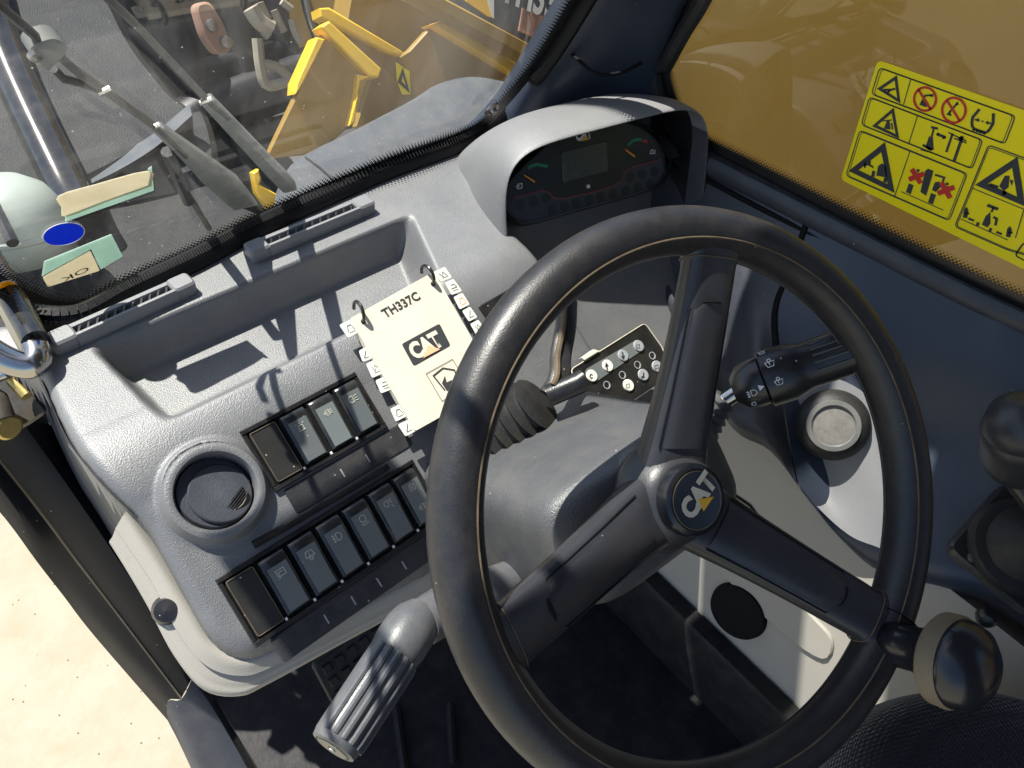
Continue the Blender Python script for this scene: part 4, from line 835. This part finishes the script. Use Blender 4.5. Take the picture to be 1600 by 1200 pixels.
for cx, cy, kind in ((1084, 316, 0), (1234, 374, 1)):
    R_ = 57 + 4 * kind; mb = MB(); ring_ = [(cx + R_ * math.cos(t), cy + (R_ + 4) * math.sin(t)) for t in np.linspace(0, 2 * math.pi, 30, endpoint=False)]
    dline(mb, ring_, .0022, True, .0006); dline(mb, [(cx - 35, cy - 50), (cx + 30, cy + 55)], .0022, h=.0006); mb.build('prohibition_ring', M['red'], dc, False)
    mb = MB()
    if kind == 0: dpoly(mb, [(1055, 345), (1065, 325), (1090, 330), (1108, 352), (1085, 358)]); dline(mb, [(1068, 330), (1085, 298), (1120, 296)], .0018); dpoly(mb, [(1112, 290), (1130, 292), (1126, 305), (1110, 303)])
    else: dpoly(mb, [(1195, 398), (1215, 372), (1222, 405)]); dline(mb, [(1212, 385), (1250, 340)], .0018); dpoly(mb, [(1244, 335), (1256, 330), (1260, 345), (1248, 350)]); dpoly(mb, [(1175, 390), (1190, 412), (1215, 428), (1240, 438), (1210, 440), (1185, 420)])
    mb.build('pictogram', M['ink'], dc, False)
mb = MB(); dline(mb, [(1368, 368), (1355, 385), (1333, 410), (1328, 440), (1332, 465)], .0026); dline(mb, [(1440, 390), (1440, 415), (1438, 445), (1420, 475), (1405, 490)], .0026); dline(mb, [(1332, 465), (1360, 478), (1405, 492)], .0022)
for a in (1340, 1358, 1376, 1394): dline(mb, [(a, 470 + (a - 1340) * .35), (a - 3, 482 + (a - 1340) * .35)], .0026)
dpoly(mb, [(1345, 418), (1358, 420), (1358, 412), (1372, 428), (1356, 436), (1356, 430), (1344, 428)]); dpoly(mb, [(1428, 448), (1412, 445), (1412, 452), (1397, 438), (1414, 428), (1414, 436), (1428, 438)]); dpoly(mb, [(1380, 427), (1389, 429), (1388, 438), (1379, 436)])
mb.build('pictogram', M['ink'], dc, False)
mb = MB(); dpoly(mb, [(1085, 570), (1105, 510), (1125, 515), (1130, 580), (1110, 585)]); dline(mb, [(1118, 515), (1130, 470)], .0018); dline(mb, [(1115, 462), (1152, 470)], .0022); dline(mb, [(1072, 555), (1120, 580)], .0024); dline(mb, [(1145, 498), (1192, 516)], .0026)
dpoly(mb, [(1142, 495), (1158, 490), (1152, 512)]); dpoly(mb, [(1196, 520), (1178, 508), (1174, 526)]); dline(mb, [(1228, 495), (1195, 592)], .0022); dline(mb, [(1280, 510), (1235, 640)], .0028); dline(mb, [(1205, 490), (1300, 535)], .0012); dline(mb, [(1235, 520), (1300, 545)], .0012); dpoly(mb, [(1255, 520), (1275, 505), (1285, 525), (1265, 535)]); dline(mb, [(1060, 580), (1150, 605)], .0008); mb.build('pictogram', M['ink'], dc, False)
mb = MB(); dpoly(mb, [(1060, 800), (1085, 690), (1100, 678), (1128, 690), (1118, 730), (1090, 820)]); dpoly(mb, [(1000, 755), (1025, 765), (1010, 812), (985, 800)]); dpoly(mb, [(1115, 805), (1142, 815), (1125, 865), (1100, 855)]); dline(mb, [(1135, 710), (1185, 725), (1175, 750)], .002); dpoly(mb, [(1120, 790), (1135, 750), (1160, 745), (1165, 775), (1140, 800)]); dline(mb, [(960, 798), (1180, 895)], .0009)
for cx, cy in ((1048, 688), (1200, 758)): dpoly(mb, [(cx - 10, cy), (cx, cy - 10), (cx + 10, cy), (cx, cy + 10)]); dpoly(mb, [(cx - 22, cy + 45), (cx - 15, cy + 10), (cx + 14, cy + 14), (cx + 8, cy + 55)])
mb.build('pictogram', M['ink'], dc, False)
for a, b, c, d in (((1015, 680), (1062, 755), (1000, 735), (1080, 705)), ((1168, 750), (1215, 832), (1150, 808), (1236, 775))):
    mb = MB(); dline(mb, [a, b], .0050, h=.0006); dline(mb, [c, d], .0050, h=.0008); mb.build('red_cross', M['red'], dc, False)
mb = tri_([(1552, 645), (1378, 760), (1585, 850)], .0058); dpoly(mb, [(1470, 770), (1500, 715), (1525, 715), (1520, 775), (1495, 795)]); dpoly(mb, [(1525, 735), (1545, 740), (1535, 770)]); dline(mb, [(1420, 760), (1465, 775)], .0026); dline(mb, [(1500, 795), (1495, 815)], .0032); mb.build('pictogram', M['ink'], dc, False)
mb = MB(); dpoly(mb, [(1380, 970), (1400, 925), (1425, 905), (1425, 965), (1410, 985)]); dline(mb, [(1430, 905), (1442, 880)], .002); dline(mb, [(1408, 868), (1465, 890)], .0030); dpoly(mb, [(1355, 955), (1370, 960), (1362, 982), (1347, 975)]); dpoly(mb, [(1420, 985), (1435, 990), (1428, 1012), (1414, 1005)]); dline(mb, [(1440, 930), (1458, 940), (1450, 975)], .0024)
for cx, cy in ((1300, 890), (1525, 990)): dpoly(mb, [(cx - 8, cy - 4), (cx, cy - 12), (cx + 8, cy - 4), (cx, cy + 5)]); dline(mb, [(cx, cy), (cx - 8, cy + 45)], .0040); dline(mb, [(cx - 8, cy + 20), (cx + 16, cy + 22)], .0018)
dline(mb, [(1310, 938), (1340, 950)], .0022); dline(mb, [(1455, 1008), (1485, 1020)], .0022); dline(mb, [(1270, 940), (1515, 1050)], .0009); mb.build('pictogram', M['ink'], dc, False)

# ================================================================== ON AND OUTSIDE THE WINDSCREEN
z1 = lambda x, y: (x / 3.3333, y / 3.3333)
z2 = lambda x, y: (400 + x / 3.3333, y / 3.3333)
z5b = lambda x, y: (x / 3.3333, 330 + y / 3.3333)
def sticker(name, label, px, m, r=.002, h=-.0012):
    o = thing(name, label, 'sticker', PW(*px[0], h))
    MB().add(*slab(rpoly([PW(*p, h) for p in px], r), WN, .0004)).build('backing', M[m], o); return o
o = sticker('torn_sticker', 'torn pale green and cream strip sticker on the windscreen', [z1(340, 1120), z1(560, 1036), z1(768, 962), z1(782, 900), z1(770, 880), z1(790, 865), z1(802, 992), z1(340, 1156)], 'stgreen', .0005)
MB().add(*slab(crv([PW(*z1(*p), -.0006) for p in [(305, 1020), (500, 960), (775, 890), (790, 960), (775, 975), (560, 1050), (345, 1130), (320, 1080)]], 3, True), WN, .0003)).build('paper_layer', M['sticker'], o)
o = sticker('inspection_sticker', 'cream sticker with printed OK on green film on the windscreen', [z5b(218, 340), z5b(230, 262), z5b(580, 120), z5b(640, 235), z5b(526, 304), z5b(474, 198)], 'stgreen', .0005)
MB().add(*slab(rpoly([PW(*z5b(*p), -.0006) for p in [(222, 345), (470, 205), (520, 310), (250, 395)]], .002), WN, .0003)).build('paper_layer', M['sticker'], o)
text('ok_lettering', 'OK', PW(*z5b(455, 288), -.0001), PW(*z5b(312, 352), -.0001), WN, M['ink'], o, h=.009, bold=.0)
def oval(cx, cy, a, b, rot, fn, h, n=28): return [PW(*fn(cx + a * math.cos(t) * math.cos(rot) - b * math.sin(t) * math.sin(rot), cy + a * math.cos(t) * math.sin(rot) + b * math.sin(t) * math.cos(rot)), h) for t in np.linspace(0, 2 * math.pi, n, endpoint=False)]
for lab, cx, cy, a, b, mm in (('round blue sticker on the windscreen', 332, 120, 108, 55, 'blue'), ('round yellow sticker low on the windscreen by the grab handle', 35, 400, 52, 36, 'yelst')):
    o = thing('round_sticker', lab, 'sticker', PW(*z5b(cx, cy)), None); MB().add(*slab(oval(cx, cy, a, b, -.2, z5b, .0012), WN, .0004)).build('disc', M[mm], o); MB().add(*tube(oval(cx, cy, a + 2, b + 2, -.2, z5b, .0012), .0004, 5, True)).build('edge', M['white'], o)
# wipers (outside the glass)
def arm(name, label, pts, rad, tape, h=-.018):
    o = thing(name, label, 'wiper', PW(*pts[0], h), None)
    P = [PW(*p, h) for p in pts]; d0 = unit(P[0] - P[1]); P = [P[0] + d0 * .45] + P
    MB().add(*tube(P, [rad * 1.2] + [rad] * (len(P) - 1), 8, up=WN, sx=.45)).build('wiper_arm', M['wiper'], o)
    q = [PW(*p, h + .004) for p in tape]; MB().add(*slab(rpoly(q, .003), WN, .008, .001)).build('blade_end', M['wipertape'], o); return o
o = arm('wiper', 'dusty wiper arm with knuckle joint outside the windscreen', [z1(10, 40), z1(230, 225), z1(400, 370), z1(560, 480), z1(820, 665), z1(960, 800)], .0062, [z1(790, 680), z1(860, 670), z1(1250, 940), z1(1350, 1070), z1(1220, 1100), z1(1060, 960), z1(960, 850)])
MB().add(*slab(crv([PW(*z1(*p), -.010) for p in [(165, 270), (210, 235), (290, 215), (350, 245), (345, 295), (300, 340), (250, 380), (180, 320)]], 3, True), WN, .014, .002)).build('knuckle', M['wipertape'], o)
MB().add(*tube([PW(*z1(*p), -.02) for p in [(280, 360), (330, 410), (430, 435), (520, 470)]], .003, 8)).build('spring', M['black'], o)
MB().add(*lathe([(0, .004), (.004, .003), (.005, 0)], PW(*z1(180, 285), -.008), WN, 12)).build('pivot_screw', M['steel'], o)
for a, b in (((515, 490), (575, 460)), ((805, 660), (830, 650))): MB().add(*tube([PW(*z1(*a), -.012), PW(*z1(*b), -.012)], .0025, 8)).build('clip', M['steel'], o)
MB().add(*tube([PW(*z1(*p), -.016) for p in [(870, 790), (930, 930), (980, 1050)]], .0055, 8)).build('hose_stub', M['black'], o)
MB().add(*tube([PW(*z1(*p), -.016) for p in [(940, 960), (1010, 1060), (1090, 1190)]], .003, 8)).build('washer_tube', M['wiper'], o)
o = arm('wiper', 'second wiper arm, plain and without knuckle, parallel to the jointed arm', [z1(560, -10), z1(700, 120), z1(900, 330), z1(1080, 520), z1(1180, 600)], .0062, [z1(1060, 560), z1(1120, 520), z1(1540, 950), z1(1550, 990), z1(1480, 1010), z1(1400, 930)])
MB().add(*tube([PW(*z1(*p), -.012) for p in [(1040, 540), (1100, 515)]], .0025, 8)).build('clip', M['steel'], o)
# bonnet
bon = thing('bonnet', 'black textured engine cover with flange outside the windscreen', 'bonnet', (.3, 1.0, .6))
NC = unit(V(0, -.30, .95)); CPt = V(0, .95, .60)
PCo = lambda px, py, h=0.: PL(px, py, CPt + NC * h, NC)
MB().add(*slab(crv([PCo(*p) for p in [(-120, -120), (40, -100), (155, -30), (215, 70), (270, 140), (300, 172), (250, 222), (165, 272), (60, 318), (-60, 360), (-200, 380), (-250, 150)]], 5, True), NC, .06, .012)).build('cover', M['cowlout'], bon)
PH = lambda px, py, z=.575: PZ(px, py, z)
MB().add(*slab(crv([PH(*p) for p in [(-250, 370), (-60, 330), (60, 300), (165, 258), (300, 172), (332, 200), (352, 300), (420, 350), (300, 480), (100, 600), (-250, 720)]], 4, True), (0, 0, 1), .04, .008)).build('flange', M['cowlout'], bon)
MB().add(*patch([[D(*p, t) for p, t in zip([(60, 322), (165, 276), (240, 232), (300, 180)], [1.0, 1.02, 1.04, 1.06])], [D(*p, t) for p, t in zip([(66, 300), (160, 255), (235, 212), (296, 162)], [1.03, 1.05, 1.07, 1.09])]], 2, 4)).build('edge_strip', M['bonnet'], bon)
bo_ = PH(214, 232, .60); MB().add(*lathe([(0, .016), (.007, .015), (.009, .008), (.017, .007), (.018, 0), (.026, -.002), (.027, -.03)], bo_, unit(V(0, -.3, 1)), 24)).build('bolt', M['brass'], bon)
MB().add(*lathe([(.030, 0), (.034, .006), (.040, .003), (.042, -.02)], bo_, unit(V(0, -.3, 1)), 30, caps=False)).build('bolt_boss', M['cowlout'], bon)
MB().add(*slab(crv([PL(*z2(*p), V(0, .80, .60), V(0, -.25, 1)) for p in [(180, 830), (520, 645), (800, 500), (960, 405), (1150, 375), (1400, 440), (1500, 560), (1300, 760), (900, 900), (300, 1150), (100, 1100)]], 4, True), (0, -.25, 1), .05, .012)).build('side_cover', M['bonnet'], bon)  # black plastic coloured grey to stand for the sky it reflects
MB().add(*stroke([PL(*z2(*p), V(0, .80, .6015), V(0, -.25, 1)) for p in [(255, 815), (330, 870), (430, 960)]], .003, unit(V(0, -.25, 1)))).build('cover_joint', M['dark'], bon)
tb_ = thing('mirror_bar', 'glossy black tubular bar rising outside the windscreen', 'bar', D(95, 280, .98))
MB().add(*tube(crv([D(*p, d) for p, d in [((-45, -80), 1.10), ((10, 90), 1.05), ((95, 275), .99), ((130, 340), .96)]], 6), .026, 24)).build('tube', M['bchrome'], tb_)
dm_ = thing('white_dome', 'pale green-white plastic dome outside the windscreen corner', 'dome', D(20, 370, .86))
MB().add(*lathe([(.058, -.04), (.059, -.01), (.056, .012), (.045, .032), (.026, .045), (0, .050)], D(16, 342, .87), unit(V(.1, .2, .95)), 40)).build('dome_shell', M['dome'], dm_, 'all')
MB().add(*tube([D(-10, 320, .80), D(20, 380, .78)], .006, 8)).build('strap', M['black'], dm_)
MB().add(*lathe([(.0592, -.012), (.0608, -.010), (.0608, -.006), (.0590, -.004)], D(16, 342, .87), unit(V(.1, .2, .95)), 40, caps=False)).build('rim_band', M['dome'], dm_)
# yellow attachment frame
yf = thing('attachment_frame', 'yellow steel hitch frame with raised side plates ahead of the bonnet', 'hitch frame', D(600, 250, 1.35))
NY = unit(V(-.15, -.85, .5)); YP = V(0, 1.10, .5)
PYf = lambda p, h=0.: PL(*z2(*p), YP + NY * h, NY)
def ypl(name, pts, h, th, m='yellow', rr=0): return MB().add(*slab([PYf(p, h) for p in pts], NY, th, .003)).build(name, M[m], yf)
ypl('rear_plate', [(330, 60), (400, 95), (690, 275), (750, 292), (800, 260), (930, 118), (1440, 400), (1400, 520), (1000, 620), (520, 660), (600, 400), (360, 150)], -.12, .02, 'boom')  # rear and front plates: flange paint with shade put into its colour
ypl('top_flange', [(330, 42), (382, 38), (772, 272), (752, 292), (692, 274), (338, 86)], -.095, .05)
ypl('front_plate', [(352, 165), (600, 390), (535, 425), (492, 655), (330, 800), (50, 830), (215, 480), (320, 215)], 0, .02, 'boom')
ypl('front_flange', [(338, 140), (382, 108), (655, 358), (640, 404), (590, 398)], .025, .05)
ypl('side_rib', [(318, 192), (362, 205), (230, 470), (206, 490), (210, 430)], .02, .05)
ypl('side_rib', [(532, 385), (605, 395), (548, 425), (516, 640), (484, 657), (525, 480)], .02, .05)
ypl('long_flange', [(918, 126), (982, 104), (1445, 388), (1412, 428)], -.09, .05)
ypl('bracket', [(-20, 900), (15, 880), (30, 930), (20, 960), (160, 1040), (60, 1090), (0, 1010)], .09, .02)
lb_ = MB().add(*slab([PYf(p, -.112) for p in [(728, 322), (800, 372), (806, 492), (762, 492), (735, 420)]], NY, .002)).build('warning_label', M['decal'], yf)
MB().add(*stroke([PYf(p, -.110) for p in [(765, 372), (748, 425), (792, 468)]], .007, NY, True)).build('triangle', M['ink'], lb_, False)
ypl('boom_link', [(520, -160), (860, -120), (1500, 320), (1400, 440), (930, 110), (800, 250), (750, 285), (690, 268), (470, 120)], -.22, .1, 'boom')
# boom head panel with the model number
bh = thing('lettered_panel', 'dark grey panel with white model lettering and brown stripe beyond the hitch frame', 'panel', D(850, 40, 1.9))
NH = unit(V(-.15, -.85, .5)); HP = V(0, 1.14, .5)
PHd = lambda p, h=0.: PL(*z2(*p), HP + NH * h, NH)
MB().add(*slab([PHd(p) for p in [(820, -260), (1800, -260), (1800, 480), (1490, 320), (830, -20)]], NH, .06, .01)).build('panel', M['bonnet'], bh)
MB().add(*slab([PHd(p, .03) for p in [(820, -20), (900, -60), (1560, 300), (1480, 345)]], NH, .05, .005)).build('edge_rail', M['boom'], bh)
MB().add(*slab([PHd(p, .004) for p in [(1390, 40), (1600, 130), (1540, 240), (1370, 160)]], NH, .004)).build('brown_patch', M['rust'], bh)
MB().add(*slab([PHd(p, .004) for p in [(1090, -60), (1190, -60), (1232, 90), (1210, 85), (1095, 5)]], NH, .004)).build('yellow_patch', M['yellow'], bh)
MB().add(*slab([PHd(p, .005) for p in [(1190, -60), (1240, -60), (1240, 95), (1228, 85)]], NH, .004)).build('white_edge', M['white'], bh)
text('model_number', 'TH337C', PHd((1265, 5), .006), PHd((1690, 165), .006), NH, M['white'], bh, h=.062, bold=.03)
# dark machinery beyond
mc = thing('front_chassis', 'dark machine chassis block beyond the bonnet and hitch frame', 'chassis', V(.8, 2.4, -.7))
NM = unit(V(-.1, -.9, .42)); MP = V(0, 2.3, .3)
PM = lambda px, py, h=0.: PL(px, py, MP + NM * h, NM)
MB().add(*slab([PM(*p) for p in [(-600, -900), (2000, -1100), (2000, 500), (900, 600), (-600, 900)]], NM, .3, .02)).build('block', M['dark'], mc)
for pts, r_, m_ in (([(270, 220), (330, 175), (470, 120), (560, 90)], .07, 'sill'), ([(300, -60), (318, 30), (345, 110), (420, 190)], .012, 'black'), ([(270, -40), (280, 60), (290, 130), (345, 170)], .010, 'dark'), ([(500, -40), (520, 30), (600, 90)], .03, 'dark'), ([(230, -60), (262, 40), (300, 120)], .05, 'sill'), ([(340, -60), (372, 60), (390, 160)], .035, 'dark'), ([(430, -60), (440, 70), (470, 150)], .03, 'sill'), ([(300, 110), (360, 96), (460, 70)], .03, 'sill'), ([(320, 150), (400, 150), (450, 130)], .03, 'black'), ([(470, -40), (482, 20), (496, 60)], .014, 'chrome'), ([(370, -40), (390, 60), (402, 130)], .02, 'sill')):
    MB().add(*tube(crv([PM(*p, .2) for p in pts], 5), r_, 12)).build('pipe', M[m_], mc)
ps = thing('rusty_plate', 'pinkish rusty steel plate in the dark machinery', 'plate', PM(335, 60, .3))
MB().add(*slab(rpoly([PM(*p, .34) for p in [(303, 6), (328, 0), (352, 40), (366, 78), (340, 88), (318, 58)]], .02), NM, .05, .006)).build('plate', M['rust'], ps)
for q in ((330, 40), (352, 66)): MB().add(*lathe([(0, .02), (.014, .018), (.016, 0)], PM(*q, .34), NM, 10)).build('bolt', M['steel'], ps)
hs = thing('hose_bundle', 'cream and white hose fittings hanging in the machinery', 'hoses', PM(420, 60, .3))
for pts, r_ in (([(392, 12), (405, 32), (424, 46)], .022), ([(405, 4), (412, 20), (418, 30)], .012), ([(428, 16), (436, 34), (444, 50)], .010), ([(412, 48), (420, 58)], .012), ([(455, 30), (462, 52), (470, 66)], .010), ([(440, 2), (455, 14)], .010), ([(410, 100), (425, 102), (440, 110), (450, 122)], .013), ([(402, 60), (408, 110), (420, 134), (462, 122)], .014)):
    MB().add(*tube(crv([PM(*p, .36) for p in pts], 4), r_, 8)).build('hose', M['pale'], hs)
# boom beside the cab
bm_ = thing('boom', 'large yellow telescopic boom running alongside the side window', 'boom', (1.35, 0, .3))
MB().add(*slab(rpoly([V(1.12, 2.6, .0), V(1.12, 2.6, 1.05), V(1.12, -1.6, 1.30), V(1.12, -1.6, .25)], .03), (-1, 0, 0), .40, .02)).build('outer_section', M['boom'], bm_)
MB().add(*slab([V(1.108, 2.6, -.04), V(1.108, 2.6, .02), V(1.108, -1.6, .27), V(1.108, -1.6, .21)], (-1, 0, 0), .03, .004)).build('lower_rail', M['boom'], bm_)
MB().add(*slab([V(.84, 2.0, -.2), V(.84, 2.0, .02), V(.84, -1.2, .10), V(.84, -1.2, -.2)], (-1, 0, 0), .5, .02)).build('chassis_side', M['dark'], bm_)
# grab handle and hinge at the left pillar
gh = thing('grab_handle', 'chrome and black grab handle at the left windscreen corner', 'grab handle', D(20, 560, .60))
g0 = [D(*p, d) for p, d in [((-70, 330), .74), ((-10, 430), .70), ((35, 510), .67), ((58, 552), .655), ((50, 570), .65), ((20, 566), .645), ((-20, 545), .64), ((-90, 500), .63)]]
MB().add(*tube(crv(g0, 7), .0115, 18)).build('loop', M['chrome'], gh)
MB().add(*tube(crv([p + V(.004, .008, .006) for p in g0[:4]], 7), .0115, 16)).build('black_sleeve', M['bchrome'], gh)
hg = thing('door_hinge', 'dirty steel door hinge with brass coloured bolt below the grab handle', 'hinge', D(15, 640, .70))
MB().add(*slab(rpoly([D(*p, .72) for p in [(-80, 575), (14, 565), (40, 600), (78, 642), (40, 668), (-20, 690), (-80, 690)]], .008), unit(CAM - D(15, 630, .72)), .02, .003)).build('leaf', M['hinge'], hg)
MB().add(*tube([D(20, 592, .70), D(44, 618, .70)], .0065, 12)).build('pin', M['brass'], hg)
MB().add(*tube([D(-30, 600, .69), D(12, 585, .69)], .004, 10)).build('clip', M['chrome'], hg)
ba = unit(CAM - D(8, 665, .69)); MB().add(*lathe([(0, .010), (.010, .010), (.0125, .008), (.013, 0), (.0135, -.012)], D(6, 663, .70), ba + V(.3, -.3, -.5), 24)).build('bolt', M['brass'], hg)
MB().add(*tube([D(-30, 610, .695), D(-5, 625, .695), D(6, 655, .695)], .010, 12)).build('bracket_arm', M['hinge'], hg)
